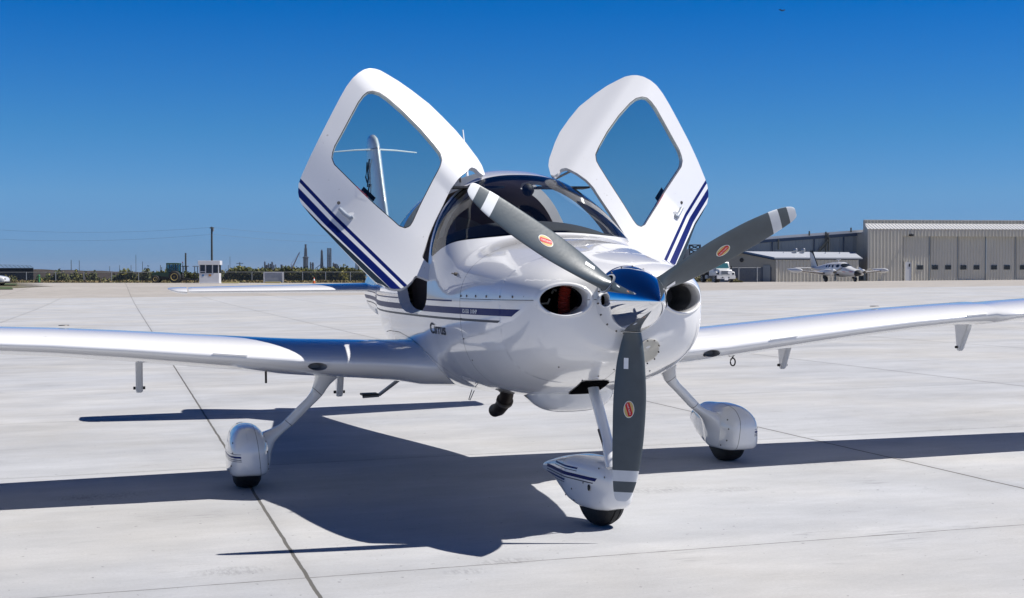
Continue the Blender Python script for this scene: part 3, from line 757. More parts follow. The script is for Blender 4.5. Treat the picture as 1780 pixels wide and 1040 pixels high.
    for z_ in zz:
        xi_, xo_, cy_, ry_ = [float(pchip(rr_[:, 0], rr_[:, k_], z_)) for k_ in (1, 2, 3, 4)]
        cx_, rx_ = (xi_+xo_)/2, (xo_-xi_)/2
        for k_ in range(n): t_ = 2*PI*k_/n; V.append((cx_+rx_*math.cos(t_), cy_+ry_*math.sin(t_), z_))
    F = [(i_*n+k_, i_*n+(k_+1) % n, (i_+1)*n+(k_+1) % n, (i_+1)*n+k_) for i_ in range(len(zz)-1) for k_ in range(n)]+[tuple(range(n)), tuple(range((len(zz)-1)*n, len(zz)*n))]
    gm = [np.array(V), F, [0]*len(F)]
    for z_, sl_ in ((.590, .9), (.400, .9)): gm = paintm(gm, [lambda V: V[:, 2]-z_-sl_*(V[:, 0]-(1.217+(.585-z_))), lambda V: z_+.005+sl_*(V[:, 0]-(1.217+(.585-z_)))-V[:, 2], lambda V: .13-np.abs(V[:, 2]-z_)], 1)
    leg = wp(gm, 'landing_gear_leg', ['paint', 'screw'], plane, sharp=80)
    ax_, ay = 1.665, 2.574
    pant = Loft([(ay-.34, .012, .26, .22, .24, 2, 2, ax_), (ay-.332, .055, .30, .165, .24, 2.2, 2.4, ax_), (ay-.295, .096, .340, .112, .24, 2.2, 4.5, ax_), (ay-.225, .118, .378, .096, .235, 2.2, 6, ax_),
                 (ay-.12, .126, .398, .092, .23, 2.3, 7, ax_), (ay, .127, .404, .090, .22, 2.3, 7, ax_), (ay+.15, .120, .396, .085, .22, 2.2, 2.8, ax_), (ay+.32, .098, .385, .125, .23, 2.1, 2.4, ax_),
                 (ay+.48, .060, .335, .180, .245, 2, 2, ax_), (ay+.60, .022, .29, .225, .255, 2, 2, ax_), (ay+.63, .006, .27, .245, .257, 2, 2, ax_)])
    g = pant.grid(np.concatenate([ay-.34+.05*np.linspace(0, 1, 7)**1.5, np.linspace(ay-.28, ay+.63, 36)]), 56, caps=(True, True))
    for z0_, z1_, mi_ in ((.222, .234, 1), (.210, .215, 2), (.200, .204, 2), (.244, .247, 2)):
        g = paintm(g, [lambda V: V[:, 0]-ax_-.02, lambda V: V[:, 1]-ay+.33, lambda V: ay+.3-V[:, 1], lambda V: V[:, 2]-z0_, lambda V: z1_-V[:, 2]], mi_)
    cl_ = lambda V: V[:, 0]-(ax_-.05)-.10*(V[:, 2]-.25)
    g = paintm(g, [lambda V: cl_(V)+.0015, lambda V: .0015-cl_(V)], 3)
    wpnt = wp(g, 'wheel_pant', ['paint', 'navy', 'grey_stripe', 'screw'], leg, sharp=60)
    for (y_, z_) in ((ay-.24, .31), (ay-.27, .25), (ay-.25, .17), (ay-.17, .13)):
        for s_ in (-1, 1):
            x_ = float(pant.side_x(np.array([y_]), np.array([z_]), s_)[0]); b = MB(); b.lathe([(0, .006), (.003, .005)], (x_, y_, z_), (s_, -.5, 0), 8); wp([np.array(b.V), b.F, b.M], 'fastener', 'screw', wpnt)
    b = MB(); b.lathe([(-.086, .11), (-.083, .158), (-.064, .187), (-.03, .197), (.03, .197), (.064, .187), (.083, .158), (.086, .11)], (ax_, ay, .194), (1, 0, 0), 48)
    wp([np.array(b.V), b.F, b.M], 'tyre', 'tyre', leg, sharp=80)

# ---- nose gear
b = MB(); P0 = np.array([-.0, .650, .765]); P1 = np.array([0, .325, .360])
b.tube([P0, P0+(P1-P0)*.1, P0+(P1-P0)*.9, P1], [.033, .030, .030, .034], 20, flat=1.0)
nleg = b.build('nose_gear_leg', 'paint', plane, smooth=True)
b = MB(); b.tube([P0+(P1-P0)*.62+np.array([-.03, -.0, 0]), P0+(P1-P0)*1.02+np.array([-.022, 0, 0])], .008, 8); b.tube([P0+(P1-P0)*.04, P0+(P1-P0)*.06], .038, 16); b.build('strut_fitting', 'screw', nleg, smooth=True)
b = MB(); b.tube([P0+(P1-P0)*.78, P1+(P1-P0)*.06+np.array([0, 0, 0]), P1+np.array([0, .05, -.06])], [.032, .043, .05], 20); b.build('leg_fairing', 'paint', nleg, smooth=True)
ny_ = .516
NP = Loft([(ny_-.22, .010, .262, .212, .24, 2, 2), (ny_-.213, .045, .295, .175, .24, 2.2, 2.4), (ny_-.19, .078, .325, .125, .24, 2.4, 3), (ny_-.14, .100, .345, .098, .235, 2.9, 4),
           (ny_-.05, .113, .358, .092, .23, 3.0, 5), (ny_+.06, .116, .362, .094, .23, 3.0, 5), (ny_+.15, .118, .360, .108, .24, 3.2, 4), (ny_+.27, .096, .342, .158, .24, 3.4, 3.4),
           (ny_+.38, .068, .318, .204, .25, 3.6, 3), (ny_+.49, .044, .290, .226, .255, 3.4, 3), (ny_+.535, .032, .276, .228, .25, 3, 2.6)])
g = NP.grid(np.concatenate([ny_-.22+.04*np.linspace(0, 1, 7)**1.5, np.linspace(ny_-.17, ny_+.535, 56)]), 72, caps=(True, True))
for z0, z1, ya, yb, mi in ((.254, .272, ny_-.11, ny_+.46, 1), (.240, .246, ny_-.09, ny_+.46, 2), (.296, .305, ny_+.06, ny_+.33, 1), (.285, .289, ny_+.06, ny_+.33, 2), (.222, .232, ny_+.18, ny_+.47, 1), (.211, .215, ny_+.18, ny_+.47, 2)):
    zc_ = lambda V: V[:, 2]-.02*(V[:, 1]-ny_)
    g = paintm(g, [lambda V: zc_(V)-z0, lambda V: z1-zc_(V), lambda V: V[:, 1]-ya+.8*(V[:, 2]-z0), lambda V: yb-V[:, 1]], mi)
g = paintm(g, [lambda V: V[:, 1]-ny_-.21, lambda V: ny_+.213-V[:, 1]], 3)
cz, sz = math.cos(math.radians(14)), math.sin(math.radians(14))
Vn = np.array(g[0]); dx, dy = Vn[:, 0].copy(), Vn[:, 1]-ny_
Vn = np.stack([dx*cz-dy*sz, ny_+dx*sz+dy*cz, Vn[:, 2]], 1)
npant = mk('wheel_pant', Vn, g[1], ['paint', 'navy', 'grey_stripe', 'screw'], nleg, mi=g[2], sharp=60)
def npt(y_, z_):
    x_ = float(NP.side_x(np.array([y_]), np.array([z_]), -1)[0]); return (x_*cz-(y_-ny_)*sz-.001, ny_+x_*sz+(y_-ny_)*cz, z_)
b = MB(); b.lathe([(0, .017), (.003, .015)], npt(ny_-.06, .215), (-1, 0, 0), 16); b.build('axle_hole', 'black', npant)
for y_, z_ in ((ny_+.10, .19), (ny_+.09, .13), (ny_-.12, .32), (ny_-.01, .235), (ny_-.17, .28), (ny_+.19, .145)): b = MB(); b.lathe([(0, .005), (.003, .004)], npt(y_, z_), (-1, 0, 0), 8); b.build('fastener', 'screw', npant)
b = MB(); b.lathe([(-.062, .10), (-.060, .145), (-.045, .168), (-.02, .178), (-.019, .172), (-.014, .172), (-.013, .179), (.013, .179), (.014, .172), (.019, .172), (.02, .178), (.045, .168), (.060, .145), (.062, .10)], (0, ny_, .178), (cz, sz, 0), 56)
b.build('tyre', 'tyre', nleg, smooth=True, sharp=80)

# ---- tail
def slab(st):  # generic symmetrical foil along x : (x,yle,chord,z,tc)
    return wing_mesh([(a, b_, c, d, e, 0) for a, b_, c, d, e in st])
for right in (True, False):
    m_ = wing_mesh([(.02, 6.50, .92, 1.20, .10, 0), (.9, 6.68, .76, 1.205, .10, 0), (1.76, 6.86, .58, 1.21, .10, 0), (1.80, 6.885, .555, 1.21, .085, 0)])
    mm = mirror(m_) if right else m_
    tp = mk('tailplane', *mm[:2], 'paint', plane)
    m_ = wing_mesh([(1.812, 6.865, .58, 1.205, .12, 0), (1.90, 6.90, .54, 1.212, .10, 0), (1.95, 6.97, .46, 1.222, .07, 0), (1.98, 7.08, .34, 1.23, .04, 0)])
    mm = mirror(m_) if right else m_; mk('elevator_horn', *mm[:2], 'paint', tp)
def fin_mesh(st):
    V = []; n = None
    for z, yle, c, tc in st:
        P = naca(c, tc, 20, 0); n = len(P); V += [(h, yle+a, z) for a, h in P]
    F = []
    for i in range(len(st)-1):
        for k in range(n-1): F.append((i*n+k, i*n+k+1, (i+1)*n+k+1, (i+1)*n+k))
        F.append((i*n+n-1, i*n, (i+1)*n, (i+1)*n+n-1))
    F.append(tuple(range(n))); F.append(tuple(range(len(st)*n-1, (len(st)-1)*n-1, -1)))
    return [np.array(V), F, [0]*len(F)]
g = fin_mesh([(1.25, 5.85, 1.35, .09), (1.5, 6.12, 1.18, .10), (1.85, 6.40, .98, .12), (2.2, 6.62, .82, .14), (2.5, 6.79, .68, .16), (2.6, 6.85, .62, .16), (2.66, 6.91, .54, .16), (2.70, 7.01, .40, .15), (2.715, 7.10, .26, .10)])
g = paintm(g, [lambda V: V[:, 2]-2.555, lambda V: 2.562-V[:, 2]], 1); g = paintm(g, [lambda V: V[:, 1]-(7.09+.10*(V[:, 2]-1.6)), lambda V: 7.096+.10*(V[:, 2]-1.6)-V[:, 1]], 1)
fin = mk('fin', *g[:2], ['paint', 'grey_stripe'], plane, mi=g[2], sharp=60)
b = MB()
for sg in (-1, 1): b.tube([(sg*.02, 6.90, 2.55), (sg*.20, 6.93, 2.545), (sg*.41, 6.98, 2.53)], [.008, .007, .005], 8)
b.build('whip_antenna', 'white', fin, smooth=True)
# soaring-bird mark drawn in loose strokes on the fin's side
b = MB()
def fx(y_, z_):
    return -(.5*.125*5*.12)*0-.062
for pts in ([(6.70, 2.46), (6.74, 2.42), (6.80, 2.36), (6.78, 2.28), (6.83, 2.2)], [(6.83, 2.44), (6.86, 2.36), (6.92, 2.30), (6.84, 2.24)], [(6.72, 2.22), (6.80, 2.14), (6.90, 2.12), (6.84, 2.05)]):
    b.tube([(-.066, y_+.24, z_) for y_, z_ in pts], .007, 6, flat=.6)
b.build('fin_emblem', 'slate', fin, smooth=True)
b = MB(); b.prism([(6.9, .95), (7.30, 1.0), (7.46, 1.06), (7.50, 1.35), (7.20, 1.35), (7.0, 1.1)], -.03, .03, 0); b.build('rudder_foot', 'paint', plane, bevel=.02, smooth=True)
b = MB(); b.tube([(.0, 3.28, 1.93), (0, 3.33, 2.14), (0, 3.42, 2.38)], [.010, .008, .004], 8); b.build('radio_antenna', 'white', plane, smooth=True)
b = MB(); b.tube([(-.58, 2.9, .64), (-.72, 3.02, .515), (-.72, 3.02, .51)], .013, 8); b.tube([(-.72, 3.02, .512), (-.83, 3.05, .505)], .013, 8); stp = b.build('boarding_step', 'metal', plane)
b = MB(); b.box(-.84, -.73, 2.99, 3.10, .513, .526); b.build('step_tread', 'black', stp)

# ================================================================ THE AIRFIELD
FH = np.array([math.sin(YAW), math.cos(YAW), 0.0]); RH = RT
GRADE = math.tan(-ROLL)
def smooth(a, b, x):
    t = np.clip((x-a)/(b-a), 0, 1); return t*t*(3-2*t)
def ground(X, D):
    X = np.asarray(X, float); D = np.asarray(D, float)
    # the paved apron falls gently towards the left, then levels out in the distance
    b = np.where(X < 0, 1-smooth(55, 150, D), 1-.55*smooth(90, 190, D))
    b = b*(1-smooth(90, 260, np.abs(X)))
    return GRADE*X*b
# exact tilted plane near the aeroplane
def gz_near(x, y):
    n = ROT @ np.array([0, 0, 1.0]); p0 = tilt([0, 0, 0]); return p0[2]-((x-p0[0])*n[0]+(y-p0[1])*n[1])/n[2]
def surf(X, D):
    x = CAM[0]+FH[0]*D+RH[0]*X; y = CAM[1]+FH[1]*D+RH[1]*X
    zn = gz_near(x, y); far = ground(X, D)
    w = smooth(30, 75, D)
    return np.stack([x, y, zn*(1-w)+far*w], -1)
def place(u, D, dz=0):
    X = (u-890)/FPX*D; P = surf(np.array(X), np.array(D)); return Vector((float(P[0]), float(P[1]), float(P[2])+dz))
def zat(v, D): return CAM[2]-(v-474.5)/FPX*D
HEAD = -YAW      # rotation about z that turns local x to picture-right and local y to away
def sheet(name, Xs, Ds, dz, mt, keep=None):
    XX, DD = np.meshgrid(Xs, Ds); P = surf(XX.ravel(), DD.ravel()); P[:, 2] += dz
    n = len(Xs); F = []
    for i in range(len(Ds)-1):
        for k in range(n-1):
            if keep is None or keep((Xs[k]+Xs[k+1])/2, (Ds[i]+Ds[i+1])/2): F.append((i*n+k, i*n+k+1, (i+1)*n+k+1, (i+1)*n+k))
    me_ = compact(P, F, [0]*len(F)); o = mk(name, *me_[:2], mt, None); me = o.data
    uv = me.uv_layers.new(name='apron'); A = untilt(me_[0])
    idx = np.zeros(len(me.loops), dtype=np.int32); me.loops.foreach_get('vertex_index', idx)
    uv.data.foreach_set('uv', A[idx][:, :2].ravel()); return tag(o, kind='structure')
def concrete(name, base, warm, jx, jy, jw):
    m = bpy.data.materials.new(name); m.use_nodes = True; t = m.node_tree; b = t.nodes['Principled BSDF']; b.inputs['Roughness'].default_value = .85; b.inputs['Specular IOR Level'].default_value = .3
    N = t.nodes.new; K = t.links.new
    uv = N('ShaderNodeUVMap'); uv.uv_map = 'apron'
    def noise(scale, detail, sx=1, sy=1, rough=.6):
        mp = N('ShaderNodeMapping'); mp.inputs['Scale'].default_value = (sx, sy, 1); K(uv.outputs[0], mp.inputs[0])
        n = N('ShaderNodeTexNoise'); n.inputs['Scale'].default_value = scale; n.inputs['Detail'].default_value = detail; n.inputs['Roughness'].default_value = rough; K(mp.outputs[0], n.inputs[0]); return n.outputs[0]
    def math_(op, a, b_=None, c=None):
        q = N('ShaderNodeMath'); q.operation = op
        for i, v_ in enumerate((a, b_, c)):
            if v_ is None: continue
            if isinstance(v_, (int, float)): q.inputs[i].default_value = v_
            else: K(v_, q.inputs[i])
        return q.outputs[0]
    def rng_(x, a, b_, c, d):
        r = N('ShaderNodeMapRange'); K(x, r.inputs[0]); r.inputs[1].default_value = a; r.inputs[2].default_value = b_; r.inputs[3].default_value = c; r.inputs[4].default_value = d; return r.outputs[0]
    s = N('ShaderNodeSeparateXYZ'); K(uv.outputs[0], s.inputs[0])
    X = math_('DIVIDE', math_('SUBTRACT', s.outputs[0], jx[0]), jx[1]); Y = math_('DIVIDE', math_('SUBTRACT', s.outputs[1], jy[0]), jy[1])
    wob = math_('MULTIPLY', math_('SUBTRACT', noise(3, 3), .5), .004)
    dx = math_('MULTIPLY', math_('ABSOLUTE', math_('SUBTRACT', math_('FRACT', math_('ADD', math_('ADD', X, wob), .5)), .5)), jx[1])
    dy = math_('MULTIPLY', math_('ABSOLUTE', math_('SUBTRACT', math_('FRACT', math_('ADD', math_('ADD', Y, wob), .5)), .5)), jy[1])
    lx = math_('MULTIPLY', rng_(dx, jw, jw*1.5, 1, 0), .9)
    brk = rng_(noise(9, 4), .38, .6, .6, 1)
    ly = math_('MULTIPLY', math_('MULTIPLY', rng_(dy, jw*.5, jw*1.1, 1, 0), brk), .8)
    line = math_('MAXIMUM', lx, ly)
    halo = math_('MAXIMUM', rng_(dx, 0, .10, .07, 0), rng_(dy, 0, .10, .05, 0))
    # slab-to-slab tone
    cv = N('ShaderNodeCombineXYZ'); K(math_('FLOOR', X), cv.inputs[0]); K(math_('FLOOR', Y), cv.inputs[1])
    wn = N('ShaderNodeTexWhiteNoise'); wn.noise_dimensions = '2D'; K(cv.outputs[0], wn.inputs[0])
    v = rng_(wn.outputs[0], 0, 1, .96, 1.05)
    v = math_('MULTIPLY', v, rng_(noise(.55, 7, 1, 1.6, .65), .32, .68, .86, 1.12))
    v = math_('MULTIPLY', v, rng_(noise(1.4, 9, .6, 2.0, .75), .32, .68, .92, 1.07))        # broomed streaks across the slab
    v = math_('MULTIPLY', v, rng_(noise(60, 3), .3, .7, .955, 1.04))
    spots = rng_(noise(2.3, 6, .7, 1.5, .7), .63, .74, 0, .26)
    scuff = math_('MULTIPLY', rng_(noise(1.1, 3, 1, 1), .6, .7, 0, 1), rng_(noise(9, 6, .4, 5), .50, .60, 0, .26))
    v = math_('MULTIPLY', v, math_('SUBTRACT', 1, math_('MAXIMUM', spots, scuff)))
    v = math_('MULTIPLY', v, math_('SUBTRACT', 1, halo))
    pits = rng_(noise(26, 2, 1, 1, .5), .72, .74, 0, .5)
    wht = rng_(noise(1.9, 9, .6, 2.2, .8), .56, .72, 0, .16)
    v = math_('MULTIPLY', v, math_('ADD', 1, wht))
    # soft dark rub marks left by tyres, where the place has them
    mark = None
    for mx_, my_, rx_, ry_ in ((-1.95, .02, .20, .10), (-.72, -.20, .16, .08), (-2.55, 2.5, .35, .16), (1.15, 1.35, .22, .10), (.7, 1.5, .3, .12), (-.95, -.35, .12, .07), (2.2, 2.2, .3, .1)):
        a_ = math_('POWER', math_('DIVIDE', math_('SUBTRACT', s.outputs[0], mx_), rx_), 2); b2 = math_('POWER', math_('DIVIDE', math_('SUBTRACT', s.outputs[1], my_), ry_), 2)
        q_ = rng_(math_('ADD', a_, b2), .2, 1.2, 1, 0); mark = q_ if mark is None else math_('MAXIMUM', mark, q_)
    v = math_('MULTIPLY', v, math_('SUBTRACT', 1, math_('MULTIPLY', mark, rng_(noise(22, 5, 2.5, .6), .42, .6, 0, .22))))
    v = math_('MULTIPLY', v, math_('SUBTRACT', 1, pits))
    hue = N('ShaderNodeMix'); hue.data_type = 'RGBA'; hue.inputs[6].default_value = base+(1,); hue.inputs[7].default_value = warm+(1,); K(rng_(noise(.35, 4), .4, .65, 0, 1), hue.inputs[0])
    sc_ = N('ShaderNodeVectorMath'); sc_.operation = 'SCALE'; K(hue.outputs[2], sc_.inputs[0]); K(v, sc_.inputs['Scale'])
    mx = N('ShaderNodeMix'); mx.data_type = 'RGBA'; K(line, mx.inputs[0]); K(sc_.outputs[0], mx.inputs[6]); mx.inputs[7].default_value = (.085, .08, .07, 1)
    K(mx.outputs[2], b.inputs['Base Color'])
    bp = N('ShaderNodeBump'); bp.inputs['Strength'].default_value = .25; bp.inputs['Distance'].default_value = .004; K(math_('SUBTRACT', noise(120, 4), math_('MULTIPLY', line, 2)), bp.inputs['Height']); K(bp.outputs[0], b.inputs['Normal'])
    return m
M['apron'] = concrete('apron_concrete', (.385, .392, .41), (.405, .398, .39), (-1.645, 4.41), (-.24, 3.78), .0075)
M['taxi'] = concrete('taxiway_concrete', (.36, .335, .31), (.34, .315, .285), (-1.645, 8.82), (-.24, 7.56), .010)
M['soil'] = mat('dry_field', (.13, .115, .06), .95, noise=.4, nscale=.3)
M['grass'] = mat('grass', (.06, .085, .025), .9, noise=.4, nscale=4)
Xs = np.concatenate([-np.geomspace(4500, 120, 14), np.linspace(-110, 110, 56), np.geomspace(120, 4500, 14)])
Ds = np.concatenate([np.linspace(-60, 60, 31), np.linspace(64, 90, 8), np.linspace(94, 196, 30), np.geomspace(205, 6000, 22)])
sheet('ground', Xs, Ds, -.06, 'soil')
sheet('apron', Xs, Ds, 0.0, 'apron', keep=lambda X, D: D < 90 and abs(X) < 115)
def kt(X, D):
    if D < 90 or abs(X) > 115: return False
    if X < -46 and D > 118: return X > -46-(0)*.1 or False
    return D < 187
taxi = sheet('taxiway', Xs, Ds, 0.0, 'taxi', keep=lambda X, D: 90 <= D < 187 and abs(X) < 130 and not (X < -.355*D+1 and D > 128))
# small grass islands at the far left
def patch(name, us, D0, D1, mt, dz=.03):
    P = [place(us[0], D0, dz), place(us[1], D0, dz), place(us[1]-4, (D0+D1)/2, dz), place(us[2], D1, dz), place(us[0], D1, dz)]
    o = mk(name, P, [(0, 1, 2, 3, 4)], mt, smooth=False); return tag(o, kind='structure')
patch('grass_island', (-60, 32, 30), 150, 166, 'grass', .06); patch('grass_island', (-60, 24, 22), 122, 134, 'grass', .06)

def at_cam(name, u, D, rz=0, dz=0, **k):
    return empty(name, place(u, D, dz), HEAD+rz, **k)
# ---------------- roadside scrub behind the fence: one mass of leaf clumps
def scrub(name, u0, u1, D, h, n, depth=4.0, hv=.5, kind='stuff', label=None, cat=None, cols=('leaf1', 'leaf2', 'leaf3', 'bloom'), bloom=.12, seed=3, size=.16):
    r = np.random.default_rng(seed); V = []; F = []; MI = []
    ph = r.uniform(0, 6, 8)
    def H(X): return h*(.72+hv*.35*(math.sin(X*.9+ph[0])+.7*math.sin(X*2.1+ph[1])+.6*math.sin(X*4.7+ph[2])+.5*math.sin(X*9.3+ph[3])))
    X0, X1 = (u0-890)/FPX*D, (u1-890)/FPX*D
    for i in range(n):
        X = r.uniform(X0, X1); dd = D+r.uniform(0, depth); hh = max(.25, H(X+dd*.3)); e = min(1, (X-X0)/.8+.2, (X1-X)/.8+.2); hh *= e
        z = hh*(r.uniform(0, 1)**.9)*(1+.12*r.normal()); P = np.array(place(890+X*FPX/dd, dd)); P[2] += max(0, z)
        a = r.normal(size=3); a /= np.linalg.norm(a); b_ = np.cross(a, r.normal(size=3)); b_ /= np.linalg.norm(b_); s = size*r.uniform(.5, 1.25)
        k = len(V); V += [P-a*s, P+b_*s*.75, P+a*s, P-b_*s*.75]; F.append((k, k+1, k+2, k+3))
        lump = math.sin(X*1.7+ph[4])+math.sin(X*3.9+ph[5])
        MI.append(3 if (r.random() < .7*bloom*(1+lump) and z > .3*hh) else int(r.integers(0, 3)))
    o = mk(name, V, F, list(cols), smooth=False, mi=MI); return tag(o, label, cat, kind=kind)
M['leaf1'] = mat('leaf_dark', (.055, .07, .022), .8); M['leaf2'] = mat('leaf_mid', (.085, .10, .03), .8); M['leaf3'] = mat('leaf_olive', (.14, .13, .045), .8)
M['bloom'] = mat('leaf_yellow', (.26, .23, .035), .8); M['straw'] = mat('dry_grass', (.20, .15, .075), .9)
scrub('scrub', 386, 720, 196, 2.35, 36000, seed=2, bloom=.15, size=.20, hv=.17)
scrub('scrub', 195, 388, 196, 1.75, 16000, seed=5, hv=.35, bloom=.10, size=.2); scrub('scrub', 60, 197, 197, 1.15, 6000, seed=6, hv=1.0, bloom=.14, size=.18); scrub('scrub', -60, 20, 197, 1.2, 2500, seed=16, hv=1.0, size=.18)
scrub('dry_grass_verge', -60, 720, 189, .32, 9000, depth=5, seed=7, cols=('straw', 'leaf3', 'straw', 'leaf2'), bloom=.1, size=.12)
scrub('bush', 86, 118, 194, 1.95, 1500, depth=2.0, seed=8, kind=None, label='yellow flowering bush behind the wire fence near the small green hand pump', cat='bush', bloom=.35)
scrub('bush', 583, 604, 194, 2.9, 1700, depth=2.4, seed=9, kind=None, label='tallest bright yellow green bush below the lattice tower and beside the raised door', cat='bush', bloom=.45)
scrub('bush', 240, 262, 194.5, 2.9, 1100, depth=2, seed=10, kind=None, label='feathery tall bush just left of the green tractor', cat='bush', bloom=.1)

# ---------------- fences
M['galv'] = mat('galvanised_steel', (.35, .36, .37), .5, metal=.4)
M['mesh_dark'] = mat('dark_screen', (.02, .024, .03), .8)
def wiremesh(name, col, cell=.10, wire=.006):
    m = bpy.data.materials.new(name); m.use_nodes = True; t = m.node_tree; N = t.nodes.new; K = t.links.new; b = t.nodes['Principled BSDF']; b.inputs['Base Color'].default_value = col+(1,)
    o = t.nodes['Material Output']; tc = N('ShaderNodeTexCoord'); s = N('ShaderNodeSeparateXYZ'); K(tc.outputs['Object'], s.inputs[0]); outs = []
    for op in ('ADD', 'SUBTRACT'):
        a = N('ShaderNodeMath'); a.operation = op; K(s.outputs[0], a.inputs[0]); K(s.outputs[2], a.inputs[1]); q = N('ShaderNodeMath'); q.operation = 'PINGPONG'; q.inputs[1].default_value = cell; K(a.outputs[0], q.inputs[0])
        l = N('ShaderNodeMath'); l.operation = 'LESS_THAN'; l.inputs[1].default_value = wire; K(q.outputs[0], l.inputs[0]); outs.append(l.outputs[0])
    mxx = N('ShaderNodeMath'); mxx.operation = 'MAXIMUM'; K(outs[0], mxx.inputs[0]); K(outs[1], mxx.inputs[1]); mix = N('ShaderNodeMixShader'); tr = N('ShaderNodeBsdfTransparent')
    K(mxx.outputs[0], mix.inputs[0]); K(tr.outputs[0], mix.inputs[1]); K(b.outputs[0], mix.inputs[2]); K(mix.outputs[0], o.inputs[0]); return m
M['wire'] = wiremesh('chain_link', (.25, .26, .27), .08, .008)
def fence(u0, u1, D, h, posts, label, rail=True, dark=None, group=None):
    e = at_cam('chain_link_fence', u0, D); tag(e, label, 'fence', group)
    L = (u1-u0)/FPX*D; zs = lambda X: float(place(u0+X*FPX/D, D)[2]-e.location[2])
    def pb(b, name, mt, **k): return b.build(name, mt, e, **k)
    n = 12; V = []; F = []
    for i in range(n+1): X = L*i/n; V += [(X, .0, zs(X)), (X, .0, zs(X)+h)]
    F = [(2*i, 2*i+2, 2*i+3, 2*i+1) for i in range(n)]
    mk('wire_mesh', V, F, dark or 'wire', e, smooth=False)
    if rail:
        b = MB(); b.tube([(L*i/n, -.02, zs(L*i/n)+h) for i in range(n+1)], .032, 8); pb(b, 'top_rail', 'galv', smooth=True)
    for u in posts:
        X = (u-u0)/FPX*D; b = MB(); b.tube([(X, -.04, zs(X)), (X, -.04, zs(X)+h+.05)], .055, 8); pb(b, 'post', 'galv', smooth=True)
    return e
fence(-40, 264, 191, 1.42, (-2, 46, 97, 146, 194, 241), 'low chain link fence with pale posts running from the left edge to the tractor')
fence(386, 700, 194, 1.45, (438, 526, 566, 609, 660), 'wire fence on dark posts in front of the flowering scrub behind the traffic cone')
e = at_cam('security_fence', -30, 205); tag(e, 'tall dark screened fence with angled barbed wire arms at the far left edge', 'fence')
L_ = 88/FPX*205
b = MB(); b.box(0, L_, -.02, .02, 0, 2.05); b.build('screen_panel', 'mesh_dark', e)
for k in range(13):
    X = L_*k/12; b = MB(); b.tube([(X, 0, 0), (X, 0, 2.1), (X-.45, -.1, 2.65-.02*k)], .03, 6); b.build('post', 'mesh_dark', e)
for z_, x_ in ((2.25, -.12), (2.42, -.26), (2.58, -.4)):
    b = MB(); b.tube([(x_, -.05, z_+.05), (L_+x_, -.05, z_-.15)], .012, 5); b.build('barbed_wire', 'mesh_dark', e)
# embankment beyond
e_ = MB(); P_ = [place(40, 262), place(300, 262)]
b = MB(); X0, X1 = (52-890)/FPX*262, (470-890)/FPX*262; V = []; F = []
for i, X in enumerate(np.linspace(X0, X1, 40)):
    hh = (2.0-1.1*(i/39))*(1+.03*math.sin(i*1.3)); dd = 262
    for a, z in ((-5, -.2), (-1.5, hh*.55), (-1.2, hh*.6), (0, hh), (3, hh), (8, -.2)):
        q = place(890+X*FPX/(dd+a), dd+a); V.append((q[0], q[1], q[2]+z))
for i in range(39):
    for k in range(5): F.append((i*6+k, (i+1)*6+k, (i+1)*6+k+1, i*6+k+1))
tag(mk('embankment', V, F, mat('dark_earth', (.036, .028, .024), .9, noise=.4, nscale=.8)), kind='structure')

# ---------------- poles and wires
M['pole'] = mat('weathered_pole', (.055, .06, .055), .8); M['wirem'] = mat('cable', (.10, .12, .14), .6)
def pole(u, D, vtop, r=.14, arm=0, label='', group='distant utility poles on the horizon', u_base=None):
    e = at_cam('utility_pole', u, D); tag(e, label, 'utility pole', group if group else None); h = zat(vtop, D)-e.location[2]
    b = MB(); b.tube([(0, 0, 0), (0, 0, h)], [r, r*.75], 10); b.build('pole', 'pole', e, smooth=True)
    for k in range(arm):
        b = MB(); z = h-.35-k*.9; b.box(-.8, .8, -.06, .06, z-.06, z+.06)
        b.build('crossarm', 'pole', e)
        for x in (-.7, -.3, .3, .7):
            b = MB(); b.tube([(x, 0, z+.06), (x, 0, z+.22)], .04, 6); b.build('insulator', 'galv', e)
    return e, h
mp, mh = pole(368.5, 205, 394.5, .17, 0, 'tall dark utility pole rising behind the small white booth', None)
b = MB(); b.box(-.3, .35, -.05, .05, mh-.25, mh-.1); b.build('bracket', 'pole', mp)
b = MB(); b.tube([(.25, -.08, mh-.7), (.25, -.08, mh-.2)], .09, 8); b.build('cutout_fuse', 'galv', mp)
pole(323, 215, 440, .16, 0, 'medium height dark pole between the tractor and the white booth', None)
for i, (u, v, D, a, w_) in enumerate(((124, 452, 330, 0, 'third'), (138, 453, 420, 0, ''), (191, 463, 420, 0, ''), (208, 461, 470, 0, ''), (228, 461, 420, 0, ''), (236.5, 443, 520, 0, ''), (248, 455, 420, 0, ''), (279, 461, 330, 0, ''), (400, 446, 600, 0, ''), (397, 461, 430, 0, ''), (417, 456, 330, 1, ''), (456, 462, 500, 0, ''))):
    lb = {124: 'thicker of the two neighbouring poles nearest the left edge', 138: 'thinner pole just right of the pair nearest the left edge', 191: 'short pole left of the midpoint between fence end and left edge', 208: 'faint thin pole second in the row of short ones', 228: 'short pole directly left of the tallest thin mast', 236.5: 'thin tall mast left of the tractor', 248: 'bare pole standing just left of the tractor bush', 279: 'short pole above the tractor bonnet', 400: 'very thin tall mast right of the white booth', 397: 'short pole touching the thin mast right of the booth', 417: 'dark pole with crossarm between booth and sheet metal box', 456: 'faint stub pole by the left side of the refinery'}[u]
    pole(u, D, v, .13 if a else .09, a, lb)
